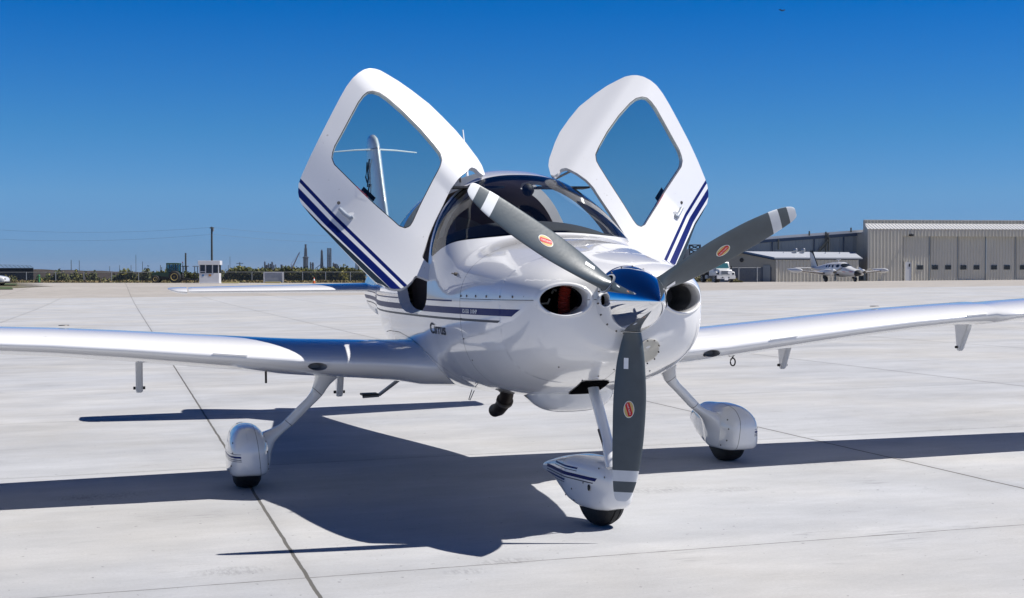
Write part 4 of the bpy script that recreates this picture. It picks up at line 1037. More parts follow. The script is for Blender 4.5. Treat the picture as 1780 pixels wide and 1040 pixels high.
def wire(pts, label, r=.011):
    V = [np.array(p, float) for p in pts]; P = []
    for a, c in zip(V[:-1], V[1:]):
        for t in np.linspace(0, 1, 14): q = a+(c-a)*t; q = q.copy(); q[2] -= .9*4*t*(1-t)*min(1, np.linalg.norm(c-a)/60); P.append(q)
    b = MB(); b.tube(P, r, 5); tag(b.build('overhead_cable', 'wirem', smooth=True), label, 'cable', 'overhead cables strung from the tall pole')
tp = mp.location
for v0, v1, v2, lb in ((400, 395.5, 409, 'upper thin cable running both ways from the top of the tall pole'), (416, 407.5, 421, 'lower thin cable running both ways from the tall pole')):
    q = [(-300, 225, v0+2), (0, 215, v0), (368.5, 204.6, v1), (760, 240, v2)]
    P = []
    for u, D, v in q: a = place(u, D); P.append((a[0], a[1], zat(v, D)))
    wire(P, lb)

# ---------------- booth
M['booth'] = mat('booth_white', (.62, .62, .64), .5, noise=.08, nscale=2)
D = 178; s_ = 35/FPX*D; e = at_cam('guard_booth', 365.5, D, .10); tag(e, 'small white guard booth with three dark windows and a flat roof', 'booth')
hh = zat(453.5, D)-e.location[2]; w = s_/2-.05
b = MB(); b.box(-w, w, -w, w, .02, hh*.45); b.box(-w-.03, w+.03, -w-.03, w+.03, 0, .12)
for x0, x1 in ((-w, -w+.12), (-w*.36-.06, -w*.36+.07), (w*.34-.06, w*.34+.07), (w-.12, w)): b.box(x0, x1, -w, -w+.1, hh*.45, hh*.82)
for s in (-1, 1): b.box(s*w-.06, s*w+.06, -w+.11, w, hh*.45, hh*.82) if False else None
b.build('wall', 'booth', e, bevel=.01)
b = MB(); b.box(-w-.14, w+.14, -w-.16, w+.1, hh*.815, hh); b.build('roof', 'booth', e, bevel=.02)
b = MB(); b.box(-w+.02, w-.02, -w+.14, w-.02, hh*.45, hh*.81); b.build('dark_interior', 'dark', e)
for x0, x1 in ((-w+.12, -w*.36-.06), (-w*.36+.07, w*.34-.06), (w*.34+.07, w-.12)):
    b = MB(); b.box(x0, x1, -w+.06, -w+.07, hh*.46, hh*.81); f_ = b.build('window', mat('dark_pane', (.01, .012, .03), .08), e)
b = MB(); b.box(-w+.12, -w*.36-.06, -w-.005, -w+.05, hh*.50, hh*.525); b.build('window_rail', 'booth', e)
b = MB(); b.lathe([(0, .14), (.02, .14)], (-w*.62, -w, hh*.35), (0, -1, 0), 16); b.build('round_sign', mat('sign_blue', (.05, .16, .35), .4), e)
b = MB(); b.box(-.06, .26, -w-.02, -w-.001, hh*.31, hh*.40); b.build('notice', mat('sign_orange', (.45, .20, .05), .4), e)
b = MB(); b.box(0, 30/FPX*D, -.08, .08, 0, .16); o = b.build('parking_bumper', mat('kerb_yellow', (.55, .47, .2), .6), bevel=.03); o.location = place(385, 177); o.rotation_euler = (0, 0, HEAD); tag(o, 'long pale yellow concrete bumper on the pavement right of the white booth', 'kerb')
b = MB(); b.box(0, 27/FPX*180, -.08, .08, 0, .18); o = b.build('parking_bumper', 'booth', bevel=.03); o.data.materials[0] = bpy.data.materials['kerb_yellow']; o.location = place(461, 180); o.rotation_euler = (0, 0, HEAD); tag(o, 'short pale yellow bumper lying before the grey sheet metal box', 'kerb')
# sheet metal box
D = 186; e = at_cam('metal_bin', 475, D, .04); tag(e, 'pale grey sheet metal box standing in front of the scrub', 'container'); hb = zat(473.5, D)-e.location[2]; w = 16/FPX*D
b = MB(); b.box(-w, w, 0, 1.6, .1, hb); b.build('shell', mat('sheet_metal', (.33, .34, .37), .45, metal=.3, noise=.15, nscale=2), e, bevel=.01)
for s in (-w, w): b = MB(); b.box(s-.06, s+.06, -.05, .02, 0, hb+.04); b.build('corner_post', 'booth', e)
b = MB(); b.box(-w, w, -.05, .02, hb-.05, hb+.06); b.build('top_rail', 'booth', e)
# cone
e = at_cam('traffic_cone', 546, 176); tag(e, 'orange traffic cone with a white collar on the far pavement', 'traffic cone')
b = MB(); b.box(-.2, .2, -.2, .2, 0, .04); b.build('base', mat('cone_orange', (.62, .13, .03), .5), e)
b = MB(); b.lathe([(.04, .17), (.76, .04)], (0, 0, 0), (0, 0, 1), 20); b.build('cone', bpy.data.materials['cone_orange'], e, smooth=True)
b = MB(); b.lathe([(.35, .118), (.58, .076)], (0, 0, 0), (0, 0, 1), 20); b.build('collar', 'white', e, smooth=True)
# hand pump and stub posts by the fence
e = at_cam('water_pump', 68, 187); tag(e, 'small bright green standpipe in front of the wire fence at left', 'pump')
b = MB(); b.tube([(0, 0, 0), (0, 0, .9)], [.16, .10], 10); b.lathe([(.9, .16), (1.05, .14), (1.1, .05)], (0, 0, 0), (0, 0, 1), 12); b.build('standpipe', mat('pump_green', (.05, .20, .07), .5), e, smooth=True)
b = MB(); b.tube([(0, 0, 1.0), (-.3, 0, .9), (-.35, 0, .6)], .05, 8); b.build('spout', bpy.data.materials['pump_green'], e, smooth=True)
b = MB(); b.box(-.45, .45, -.3, .3, 0, .07); b.build('foot', 'black', e)
for u, lb in ((148, 'short dark bollard at the pavement edge, the left of two'), (174, 'short dark bollard at the pavement edge, the right of two')):
    b = MB(); b.tube([(0, 0, 0), (0, 0, .72), (0, 0, .76)], [.09, .085, .05], 12); o = b.build('bollard', mat('bollard_brown', (.03, .018, .012), .7), smooth=True); o.location = place(u, 186); tag(o, lb, 'bollard', 'dark bollards along the pavement edge')
# ---------------- tractor (side on, nose to the left)
def wheel(e, x, y, r, w, rim='rim_yellow', ax=(1, 0, 0), name='wheel', rimr=.55):
    b = MB(); ax = np.array(ax, float); b.lathe([(-w/2, r*.6), (-w/2, r*.9), (-w*.35, r), (w*.35, r), (w/2, r*.9), (w/2, r*.6)], (x, y, r), ax, 28)
    t = b.build('tyre', 'tyre', e, smooth=True, sharp=50)
    b = MB(); b.lathe([(-w/2-.02, r*(rimr+.05)), (-w/2-.02, r*rimr), (-w*.4, r*rimr*.8), (-w*.4, .05)], (x, y, r), ax, 20, cap=False); b.lathe([(w/2+.02, r*(rimr+.05)), (w/2+.02, r*rimr), (w*.4, r*rimr*.8), (w*.4, .05)], (x, y, r), ax, 20, cap=False)
    b.lathe([(-w/2, r*.16), (w/2, r*.16)], (x, y, r), ax, 12); b.build('rim', rim, t, smooth=True)
M['rim_yellow'] = mat('rim_yellow', (.62, .48, .16), .5); M['tgreen'] = mat('tractor_green', (.012, .055, .020), .4, coat=.3, noise=.1); M['cabglass'] = glassmat('cab_glass', (.34, .58, .66))
D = 184; e = at_cam('tractor', 292, D, -PI/2); tag(e, 'green farm tractor with a cab and big yellow rimmed rear wheel facing left', 'tractor')
# local: nose at -y ; length 4.1 -> y from -2.1 to 2.0
for sx in (-1, 1): wheel(e, sx*.85, 1.1, .80, .46); wheel(e, sx*.75, -1.45, .50, .30, rimr=.5)
b = MB(); b.box(-.36, .36, -1.95, .1, .85, 1.38); b.box(-.30, .30, -2.02, -1.95, .8, 1.32); b.build('bonnet', 'tgreen', e, bevel=.08, smooth=True)
b = MB(); b.box(-.28, .28, -1.8, 1.5, .45, .9); b.box(-.8, .8, -1.5, -1.4, .45, .6); b.box(-.75, .75, 1.0, 1.2, .7, .9); b.build('chassis', 'black', e)
b = MB(); b.box(-.62, .62, .0, 1.55, .75, 1.35); b.box(-.95, -.62, .45, 1.75, 1.30, 1.42); b.box(.62, .95, .45, 1.75, 1.30, 1.42)
for x in (-.62, .62):
    for y in (.02, .85, 1.5): b.box(x-.05, x+.05, y-.08, y+.08, 1.30, 2.45)
b.build('cab_frame', 'tgreen', e)
b = MB(); b.box(-.70, .70, -.08, 1.66, 2.43, 2.64); b.build('cab_roof', 'tgreen', e, bevel=.06, smooth=True)
for y0, y1 in ((.08, .79), (.91, 1.44)):
    b = MB(); b.box(-.60, -.59, y0, y1, 1.0 if y0 < .5 else 1.42, 2.4); b.build('cab_window', 'cabglass', e); b = MB(); b.box(.59, .60, y0, y1, 1.4, 2.4); b.build('cab_window', 'cabglass', e)
b = MB(); b.box(-.3, .3, .95, 1.1, 1.35, 2.0); b.box(-.25, .25, .6, 1.0, 1.35, 1.5); b.build('driver_seat', 'black', e); b = MB(); b.tube([(0, .35, 1.35), (0, .45, 1.75)], .04, 6); b.build('steering_column', 'black', e)
b = MB(); b.tube([(.25, -.75, 1.38), (.25, -.75, 2.1)], .045, 8); b.build('exhaust_stack', 'black', e)
b = MB(); b.tube([(-.6, 1.75, 1.2), (-.6, 1.85, 2.6), (-.6, 1.8, 2.7)], .04, 8); b.tube([(-.6, 1.8, 2.2), (-.5, 2.6, 2.2)], .03, 6); b.build('mast', 'black', e)
b = MB(); b.box(-.64, -.54, 1.75, 1.88, 2.68, 2.8); b.build('marker_lamp', mat('lamp_red', (.4, .03, .03), .4), e)
b = MB(); b.box(-.5, .5, 1.7, 3.9, .35, .55); b.tube([(-.2, 1.8, .7), (-.2, 3.6, .4)], .06, 6); b.build('hitch_frame', 'black', e)
# shelter frames behind
for u, lb in ((322, 'low T shaped stand right behind the tractor'), (341, 'small pale topped stand left of the white booth')):
    e = at_cam('equipment_stand', u, 188); tag(e, lb, 'stand'); h = zat(462.5, 188)-e.location[2]
    b = MB(); b.box(-.42, .42, -.3, .3, h-.1, h); b.build('top', 'black' if u < 330 else 'galv', e)
    for s in (-.2, .2): b = MB(); b.tube([(s, 0, 0), (s, 0, h-.1)], .05, 6); b.build('leg', 'black', e)
# ---------------- pickup at the left edge
M['carwhite'] = mat('vehicle_white', (.62, .62, .62), .3, coat=.7); M['vglass'] = mat('vehicle_glass', (.02, .025, .03), .06, spec=.8)
D = 150; e = at_cam('parked_car', 14, D, PI/2); tag(e, 'front end of a white car parked at the left edge of the picture', 'car')
# nose towards +x of picture ; local nose -y at origin
car = Loft([(0.0, .55, .62, .40, .5, 3, 3), (.08, .80, .80, .28, .5, 3.5, 4), (.5, .90, .98, .22, .55, 4, 5), (1.3, .93, 1.08, .20, .6, 4, 5), (3.4, .93, 1.12, .2, .6, 4, 5), (4.5, .88, 1.1, .25, .6, 4, 4), (4.7, .7, .9, .4, .6, 3, 3)])
g = car.grid(np.linspace(0, 4.7, 40), 40, caps=(True, True)); mk('body', *g[:2], 'carwhite', e)
g = Loft([(1.2, .6, 1.12, 1.0, 1.05, 3, 3), (1.9, .72, 1.52, 1.0, 1.05, 4, 3), (3.2, .72, 1.55, 1.0, 1.05, 4, 3), (4.1, .6, 1.15, 1.0, 1.05, 3, 3)]).grid(np.linspace(1.2, 4.1, 14), 32, caps=(True, True)); mk('cabin', *g[:2], 'vglass', e)
for sx in (-1, 1):
    wheel(e, sx*.80, .95, .34, .22, 'galv'); wheel(e, sx*.80, 3.75, .34, .22, 'galv')
    b = MB(); b.box(sx*.62-.14, sx*.62+.14, .02, .16, .62, .76); b.build('headlight', 'galv', e, bevel=.02)
b = MB(); b.box(-.8, .8, -.03, .1, .24, .42); b.build('bumper', 'black', e, bevel=.02)

# ---------------- refinery on the horizon
M['ind'] = mat('hazed_steel', (.018, .028, .05), .7); M['ind2'] = mat('hazed_steel_pale', (.045, .06, .09), .7)  # blue of the distance haze is put into these steel colours
RD = 1500
def far_thing(name, u, label, cat): return at_cam(name, u, RD, 0, 0, **dict(label=label, cat=cat, group='refinery structures on the horizon'))
def fh(v): return zat(v, RD)
PX = RD/FPX
def lattice(b, w0, w1, h, n=8, r=.35):
    for i in range(n):
        z0, z1 = h*i/n, h*(i+1)/n; a0 = w0+(w1-w0)*i/n; a1 = w0+(w1-w0)*(i+1)/n
        C0 = [(-a0, -a0, z0), (a0, -a0, z0), (a0, a0, z0), (-a0, a0, z0)]; C1 = [(-a1, -a1, z1), (a1, -a1, z1), (a1, a1, z1), (-a1, a1, z1)]
        for k in range(4):
            b.tube([C0[k], C1[k]], r, 5); b.tube([C1[k], C1[(k+1) % 4]], r*.8, 5); b.tube([C0[k], C1[(k+1) % 4]], r*.7, 5); b.tube([C0[(k+1) % 4], C1[k]], r*.7, 5)
e = far_thing('process_tower', 531.5, 'tallest dark stepped tower of the refinery on the horizon', 'tower'); h = fh(425)
b = MB(); b.lathe([(0, 4.6*PX), (fh(449), 4.3*PX), (fh(448.5), 5.4*PX), (fh(447), 5.2*PX), (fh(446), 2.8*PX), (fh(440), 2.5*PX), (fh(427), 1.5*PX), (fh(426), 2*PX), (h, 1.9*PX)], (0, 0, 0), (0, 0, 1), 16); b.build('column', 'ind', e, smooth=True, sharp=30)
b = MB(); lattice(b, 3.2*PX, 1.6*PX, fh(432), 10, .3); b.build('scaffold', 'ind', e)
for (u, v, w_, lb) in ((540, 457, 1.4, 'thin short stack right of the tallest tower'), (543.8, 457.5, 2.2, 'thick short stack between the tall tower and the flare')):
    e = far_thing('chimney_stack', u, lb, 'chimney'); b = MB(); b.lathe([(0, w_*PX), (fh(v), w_*PX*.85), (fh(v)+.8, w_*PX*.5)], (0, 0, 0), (0, 0, 1), 12); b.build('stack', 'ind', e, smooth=True, sharp=30)
    b = MB(); b.lathe([(fh(v+3), w_*PX*1.25), (fh(v+2.5), w_*PX*1.25)], (0, 0, 0), (0, 0, 1), 12); b.build('platform', 'ind2', e)
e = far_thing('flare_tower', 559.5, 'slim flare tower with a sloping conveyor at its foot', 'tower'); b = MB(); lattice(b, 2.4*PX, 1.0*PX, fh(436), 12, .4); b.lathe([(0, .9*PX), (fh(434), .7*PX)], (0, 0, 0), (0, 0, 1), 8); b.build('mast', 'ind', e)
b = MB(); b.tube([(-11*PX, 0, fh(467)), (-2*PX, 0, fh(460))], .6*PX, 6); b.tube([(-8*PX, 0, 0), (-8*PX, 0, fh(465))], .5*PX, 6); b.build('conveyor', 'ind', e)
e = far_thing('lattice_tower', 572.5, 'square open lattice tower right of the flare tower', 'tower'); b = MB(); lattice(b, 3.1*PX, 2.9*PX, fh(432), 10, .32); b.build('frame', 'ind', e)
b = MB(); b.lathe([(0, .8*PX), (fh(441), .7*PX)], (0, 0, 0), (0, 0, 1), 10); b.build('core', 'ind2', e)
for (u0, u1, v, n, lb, sd) in ((459, 481, 455, 7, 'left cluster of refinery process blocks above the sheet metal box', 1), (484, 517, 460, 9, 'wider middle cluster of refinery blocks at the foot of the crane', 2), (578, 589, 456, 3, 'small block cluster just right of the lattice tower', 3), (617, 625, 453, 2, 'isolated tank tower beside the raised door edge', 4)):
    e = far_thing('process_block', (u0+u1)/2, lb, 'plant'); r_ = random.Random(sd); wd = (u1-u0)*PX; 
    b = MB(); b.box(-wd/2-.5, wd/2+.5, -6, 6, -2, fh(468.5)+random.random()); b.build('base_hall', 'ind', e)
    for k in range(n):
        x = -wd/2+wd*(k+.5)/n; hk = fh(v+r_.uniform(0, 8)); w2 = wd/n*r_.uniform(.3, .5)
        b = MB()
        if k % 3 == 1: lattice(b, w2, w2, hk, 5, .35); b.lathe([(0, w2*.6), (hk*.9, w2*.6)], (x*0, 0, 0), (0, 0, 1), 8)
        else: b.lathe([(0, w2), (hk, w2), (hk+1, w2*.4)], (0, 0, 0), (0, 0, 1), 10)
        o = b.build('vessel', 'ind' if k % 2 else 'ind2', e); o.location = (x, 0, 0)
e = far_thing('crawler_crane', 508, 'faint reddish crane with a leaning boom above the refinery', 'crane'); b = MB()
P0_, P1_ = np.array([0, 0, fh(466)]), np.array([13*PX, 0, fh(438.5)])
for o_ in ((-.7, 0, 0), (.7, 0, 0)): b.tube([P0_+o_, P1_], .28, 5)
for k in range(12): a = P0_+(P1_-P0_)*k/12; c = P0_+(P1_-P0_)*(k+1)/12; b.tube([a+np.array([-.7, 0, 0])*(1-k/12), c+np.array([.7, 0, 0])*(1-(k+1)/12)], .2, 5)
M['crane'] = mat('crane_red', (.25, .08, .07), .6); b.build('boom', 'crane', e)
b = MB(); b.tube([P0_, P0_+np.array([-2*PX, 0, 7*PX])], .3, 5); b.tube([P0_+np.array([-2*PX, 0, 7*PX]), P1_], .12, 4); b.tube([P1_, P1_-np.array([0, 0, 6])], .1, 4); b.build('mast', 'crane', e)
b = MB(); b.box(-4, 3, -2, 2, 0, fh(466)); b.build('cab', 'crane', e)

# ---------------- hangars on the right
def corr(name, col, period=.3, dep=.03, rough=.45, noise=.05):
    m = mat(name, col, rough, noise=noise, nscale=.6); return m
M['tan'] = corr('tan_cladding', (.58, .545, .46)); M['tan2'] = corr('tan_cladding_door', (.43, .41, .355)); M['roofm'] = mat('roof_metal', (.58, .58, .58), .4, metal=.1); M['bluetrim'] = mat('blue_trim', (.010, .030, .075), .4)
M['shedroof'] = mat('shed_roof', (.40, .42, .46), .4); M['grey_wall'] = mat('grey_wall', (.22, .25, .27), .6, noise=.06, nscale=.4)
def corrugated(x0, x1, y, z0, z1, period=.42, dep=.07, zf=None):
    # ribbed sheet in the x-z plane facing -y
    V = []; F = []; xs = []; k = 0; x = x0
    while x < x1:
        for dx_, dy_ in ((0, 0), (.55, 0), (.68, -dep), (.87, -dep)):
            xx = x+dx_*period
            if xx < x1: xs.append((xx, y+dy_))
        x += period
    xs.append((x1, y))
    for xx, yy in xs:
        zt_ = zf(xx) if zf else z1
        V += [(xx, yy, z0), (xx, yy, zt_)]
    for i in range(len(xs)-1): F.append((2*i, 2*i+2, 2*i+3, 2*i+1))
    return V, F
D = 172; k_ = D/FPX
e = at_cam('hangar', 1502, D, math.radians(6)); tag(e, 'large tan corrugated metal hangar with sliding doors and a row of small dark windows', 'hangar')
zb = e.location[2]; U = lambda u: (u-1502)*k_; Z = lambda v: zat(v, D)-zb
Lr = U(1960)
X0 = U(1508.5)
V, F = corrugated(X0, U(1570), 0, -.4, Z(397.6), .44, .10); mk('wall', V, F, 'tan', e, smooth=False)
V, F = corrugated(U(1570), Lr, .0, Z(411), Z(397.6), .44, .10); mk('header', V, F, 'tan', e, smooth=False)
XP = .80
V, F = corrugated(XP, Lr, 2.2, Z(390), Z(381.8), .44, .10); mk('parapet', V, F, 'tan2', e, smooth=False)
b = MB(); b.box(XP, Lr, 2.12, 2.6, Z(381.8), Z(381.0)); b.build('parapet_cap', 'roofm', e)
# lean roof from the parapet down to the front wall, standing seams
V = []; F = []; x = X0-.1; sl0, sl1 = X0, 0
while x < Lr:
    for dx_, dz_ in ((0, 0), (.3, 0), (.34, .06), (.40, .06)):
        fr = max(0, 1-(x+dx_-X0)/X0*0); V += [(x+dx_, -.13, Z(398.2)+dz_), (max(XP, x+dx_), 2.14, Z(387.6)+dz_)]
    x += .44
for i in range(len(V)//2-1): F.append((2*i, 2*i+2, 2*i+3, 2*i+1))
mk('lean_roof', V, F, 'roofm', e, smooth=False, solid=.03)
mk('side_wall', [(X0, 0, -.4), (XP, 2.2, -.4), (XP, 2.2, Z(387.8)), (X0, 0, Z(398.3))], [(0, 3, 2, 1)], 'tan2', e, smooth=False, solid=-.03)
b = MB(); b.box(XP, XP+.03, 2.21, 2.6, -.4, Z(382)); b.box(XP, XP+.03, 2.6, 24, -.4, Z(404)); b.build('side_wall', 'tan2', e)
b = MB(); b.box(XP, Lr, 2.6, 24, Z(406), Z(404.5)); b.build('roof', 'roofm', e)
M['pane'] = mat('dark_window', (.012, .014, .018), .12)
edges = [1570, 1621, 1674, 1726.5, 1780, 1834, 1888, 1942]
wins = {0: (1604,), 1: (1633, 1657), 2: (1686, 1710), 3: (1741, 1765), 4: (1795, 1819), 5: (1849, 1873), 6: (1903, 1927)}
for i, (a, c) in enumerate(zip(edges[:-1], edges[1:])):
    off = .30 if i == 0 else (.62 if i % 2 else .78)
    V, F = corrugated(U(a)+.04, U(c)-.04, off, -.3, Z(410), period=.38, dep=.07); dr = mk('sliding_door', V, F, 'tan', e, smooth=False)
    b = MB(); b.box(U(c)-.05, U(c)+.05, off-.09, off+.05, -.3, Z(410)); b.build('door_edge', 'grey_wall', dr)
    for wu in wins[i]:
        b = MB(); b.box(U(wu-5.6), U(wu+5.6), off-.10, off-.02, Z(469), Z(461)); wd_ = b.build('window', 'grey_wall', dr)
        b = MB(); b.box(U(wu-5.1), U(wu+5.1), off-.13, off-.101, Z(468.6), Z(461.4)); b.build('pane', 'pane', wd_)
b = MB(); b.box(U(1576.5), U(1587.5), .10, .22, -.3, Z(455.5)); sd = b.build('entry_door', 'roofm', e)
b = MB(); b.box(U(1583), U(1585.3), .07, .099, Z(464), Z(458.5)); b.build('door_window', 'pane', sd)
b = MB(); b.box(U(1574.5), U(1576.3), .05, .22, -.3, Z(454)); b.box(U(1587.7), U(1589), .05, .22, -.3, Z(454)); b.build('door_jamb', 'tan', sd)
b = MB(); b.tube([(U(1583), -.1, Z(409)), (U(1583), -.7, Z(408))], .12, 8); b.box(U(1581), U(1586), -.9, -.5, Z(411), Z(407.5)); b.build('wall_lamp', 'black', e)
# middle hangar
D = 176.5; k_ = D/FPX; e = at_cam('hangar', 1302, D, math.radians(2)); tag(e, 'taller grey blue metal hangar with a light sloping roof edge behind the low building', 'hangar'); zb = e.location[2]
U = lambda u: (u-1302)*k_; Z = lambda v: zat(v, D)-zb
zf = lambda x: Z(419.5)+(Z(404)-Z(419.5))*(x/U(1510))
V, F = corrugated(0, U(1512), 0, 0, 0, .9, .04, zf); mk('wall', V, F, 'grey_wall', e, smooth=False)
b = MB(); x1 = U(1512); V = [(0-.2, -.15, zf(0)+.02), (x1, -.15, zf(x1)+.02), (x1, 26, zf(x1)+.0), (-.2, 26, zf(0)+.0), (0-.2, -.15, zf(0)+.38), (x1, -.15, zf(x1)+.38), (x1, 26, zf(x1)+.3), (-.2, 26, zf(0)+.3)]
mk('roof', V, [(0, 3, 2, 1), (4, 5, 6, 7), (0, 1, 5, 4), (1, 2, 6, 5), (2, 3, 7, 6), (3, 0, 4, 7)], 'roofm', e, smooth=False)
b = MB(); b.add([(-.2, -.22, zf(0)-.35), (x1, -.22, zf(x1)-.35), (x1, -.22, zf(x1)+.04), (-.2, -.22, zf(0)+.04)], [(0, 1, 2, 3)]); b.build('eave_gutter', 'bluetrim', e, solid=.1)
b = MB(); b.box(-.04, -.0, 0, 26, 0, zf(0)); b.build('side_wall', 'grey_wall', e)
for u in (1342, 1415.5, 1467):
    b = MB(); x = U(u); b.box(x-.07, x+.07, -.16, -.05, 0, zf(x)-.1); b.build('downpipe', 'bluetrim', e)
b = MB(); b.tube([(U(1422), -.5, Z(438)), (U(1438), -.5, Z(419)), (U(1438), -.5, Z(406))], .16, 10); b.build('flue_pipe', 'pole', e, smooth=True)
for u, v0, v1 in ((1435, 438, 403), (1440, 437, 412), (1479, 404, 396), (1406, 410, 402), (1352, 434, 416)):
    b = MB(); b.tube([(U(u), -.4, Z(v0)), (U(u), -.4, Z(v1))], .10, 8); b.build('vent_pipe', 'pole', e)
# low building with blue eaves : front wall to the right, gable wall turned to the left
D = 169; k_ = D/FPX; e = at_cam('low_building', 1350, D, math.radians(6)); tag(e, 'low tan shed with dark blue eaves behind the twin engine plane', 'building'); zb = e.location[2]
U = lambda u: (u-1350)*k_; Z = lambda v: zat(v, D)-zb
V, F = corrugated(0, U(1497), 0, -.3, Z(449), .44, .10); mk('wall', V, F, 'tan', e, smooth=False)
b = MB(); b.box(-.12, .10, -.14, .1, -.3, Z(449)); b.build('corner_trim', 'tan', e)
# gable end goes back and left
gl = np.array([-6.6, 5.2]); n = 2
zr = Z(439.5); ze = Z(448.5)
P = [(-.13, .05), (-.13+gl[0], .05+gl[1])]
mid = ((P[0][0]+P[1][0])/2, (P[0][1]+P[1][1])/2)
V = [(P[0][0], P[0][1], -.3), (P[1][0], P[1][1], -.3), (P[1][0], P[1][1], ze), (mid[0], mid[1], zr+.12), (P[0][0], P[0][1], ze)]
mk('gable_wall', V, [(0, 4, 3, 2, 1)], mat('gable_cladding_shade', (.30, .29, .25), .6, noise=.06, nscale=.5), e, smooth=False)  # gable's shade put into the colour, darker than the front cladding
R = np.array([1, .0]); xr = U(1503)
V = [(-.35, -.16, ze-.02), (xr, -.16, ze-.02), (xr, mid[1], zr+.1), (mid[0]-.25, mid[1]-.25, zr+.2), (P[1][0]-.3, P[1][1], ze), (xr, P[1][1], ze)]
mk('roof', V, [(0, 1, 2, 3), (3, 2, 5, 4)], 'shedroof', e, smooth=False, solid=.12)
b = MB(); b.tube([(-.35, -.14, ze-.1), (xr, -.14, ze-.1)], .14, 4); b.tube([(-.35, -.14, ze-.1), (mid[0]-.3, mid[1]-.3, zr+.1)], .17, 4); b.tube([(mid[0]-.3, mid[1]-.3, zr+.1), (P[1][0]-.4, P[1][1], ze-.1)], .17, 4); b.build('eaves_trim', 'bluetrim', e)
dirg = gl/np.linalg.norm(gl); ng = np.array([-dirg[1], dirg[0]])*-1
ng = np.array([-.70, -.72])
c_ = np.array(mid)+dirg*.2+ng*.04; b = MB(); b.lathe([(0, .28), (.06, .26)], (c_[0], c_[1], Z(452)), (ng[0], ng[1], 0), 16); b.build('gable_vent', 'black', e)
rd0, rd1 = np.array(P[0])+dirg*.5+ng*.03, np.array(P[0])+dirg*6.6+ng*.03
b = MB(); b.add([(rd0[0], rd0[1], -.25), (rd1[0], rd1[1], -.25), (rd1[0], rd1[1], Z(465)), (rd0[0], rd0[1], Z(465))], [(0, 1, 2, 3)]); b.build('dark_gable_panel', mat('dark_gable_blue', (.075, .095, .125), .6, noise=.1, nscale=1), e, solid=.03)  # plain dark blue-grey sheet over the lower gable wall
c_ = np.array(P[0])+dirg*1.1+ng*.08
b = MB(); q0, q1 = c_-dirg*.45, c_+dirg*.45; b.add([(q0[0], q0[1], -.2), (q1[0], q1[1], -.2), (q1[0], q1[1], 2.0), (q0[0], q0[1], 2.0)], [(0, 1, 2, 3)]); b.build('side_door', 'grey_wall', e, solid=.04)
for u in (1393, 1407): 
    b = MB(); b.lathe([(0, .12), (.25, .12), (.3, .26), (.45, .28), (.6, .2), (.66, .02)], (U(u), mid[1]-.6, zr-.05), (0, 0, 1), 14); b.build('turbine_vent', 'metal', e, smooth=True)
for u in (1371, 1447, 1473): b = MB(); b.tube([(U(u), 2.0, ze), (U(u), 2.0, ze+.75)], .07, 8); b.build('vent_pipe', 'roofm', e)
# gate in front of the shed
fence(1268, 1322, 163, 1.72, (1284, 1316), 'chain link gate with a silver top rail in front of the shaded gable wall', dark='wire')
scrub('weeds', 1270, 1292, 161, .45, 500, depth=1, seed=21, cols=('leaf3', 'leaf2', 'straw', 'bloom'), bloom=.05, size=.12); scrub('weeds', 1150, 1244, 176, .7, 1500, depth=2, seed=22, cols=('leaf3', 'leaf2', 'straw', 'bloom'), bloom=.05, size=.14)
# ---------------- fuel truck
D = 160; e = at_cam('fuel_truck', 1261, D, math.radians(11)); tag(e, 'white fuel truck with a dark tank body parked before the shaded gable wall', 'truck')
T = MB
b = T(); b.prism([(1.3, .75), (1.3, 1.62), (1.62, 2.34), (1.75, 2.42), (2.8, 2.42), (2.9, 2.30), (2.9, .75)], -1.0, 1.0, 0); b.build('cab', 'carwhite', e, bevel=.05, smooth=True)
b = T(); b.prism([(-.1, .80), (-.1, 1.42), (.1, 1.50), (1.35, 1.68), (1.35, .8)], -.80, .80, 0); b.build('bonnet', 'carwhite', e, bevel=.08, smooth=True)
for s in (-1, 1):
    b = T(); b.prism([(-.05, .80), (-.02, 1.15), (.2, 1.28), (1.0, 1.28), (1.3, 1.1), (1.3, .8)], s*.95-.2, s*.95+.2, 0); b.build('wing_panel', 'carwhite', e, bevel=.06, smooth=True)
    b = T(); b.box(s*.92-.17, s*.92+.13, -.09, -.02, .93, 1.16); b.build('headlight', 'vglass', e, bevel=.02)
    wheel(e, s*.95, .65, .48, .28, 'carwhite'); wheel(e, s*.85, 5.2, .48, .5, 'carwhite')
    b = T(); b.box(s*1.22-.06, s*1.22+.06, 1.35, 1.45, 1.55, 1.95); b.tube([(s*1.0, 1.4, 1.9), (s*1.22, 1.4, 1.9)], .02, 6); b.build('mirror', 'black', e)
b = T(); b.box(-.52, .52, -.14, -.10, .93, 1.36); gr = b.build('grille', 'metal', e)
for k in range(9): b = T(); x = -.46+.115*k; b.box(x-.022, x+.022, -.16, -.141, .95, 1.34); b.build('slat', 'black', gr)
b = T(); b.box(-1.12, 1.12, -.30, -.12, .42, .80); b.build('bumper', 'carwhite', e, bevel=.03)
for x in (-.45, .3): b = T(); b.box(x-.09, x+.09, -.32, -.301, .56, .66); b.build('tow_hole', 'black', e)
b = T(); b.box(-.22, .22, -.33, -.305, .28, .56); b.build('number_plate', 'white', e)
b = T(); b.lathe([(0, .16), (.02, .16)], (.38, -.17, 1.16), (0, -1, 0), 16); b.build('round_badge', 'white', e)
V = [(-.88, 1.29, 1.66), (.88, 1.29, 1.66), (.80, 1.56, 2.27), (-.80, 1.56, 2.27)]
b = T(); b.add([(x, y-.01, z) for x, y, z in V], [(0, 1, 2, 3)]); b.build('windscreen', mat('truck_glass', (.03, .11, .13), .08, spec=.8), e, solid=-.02)
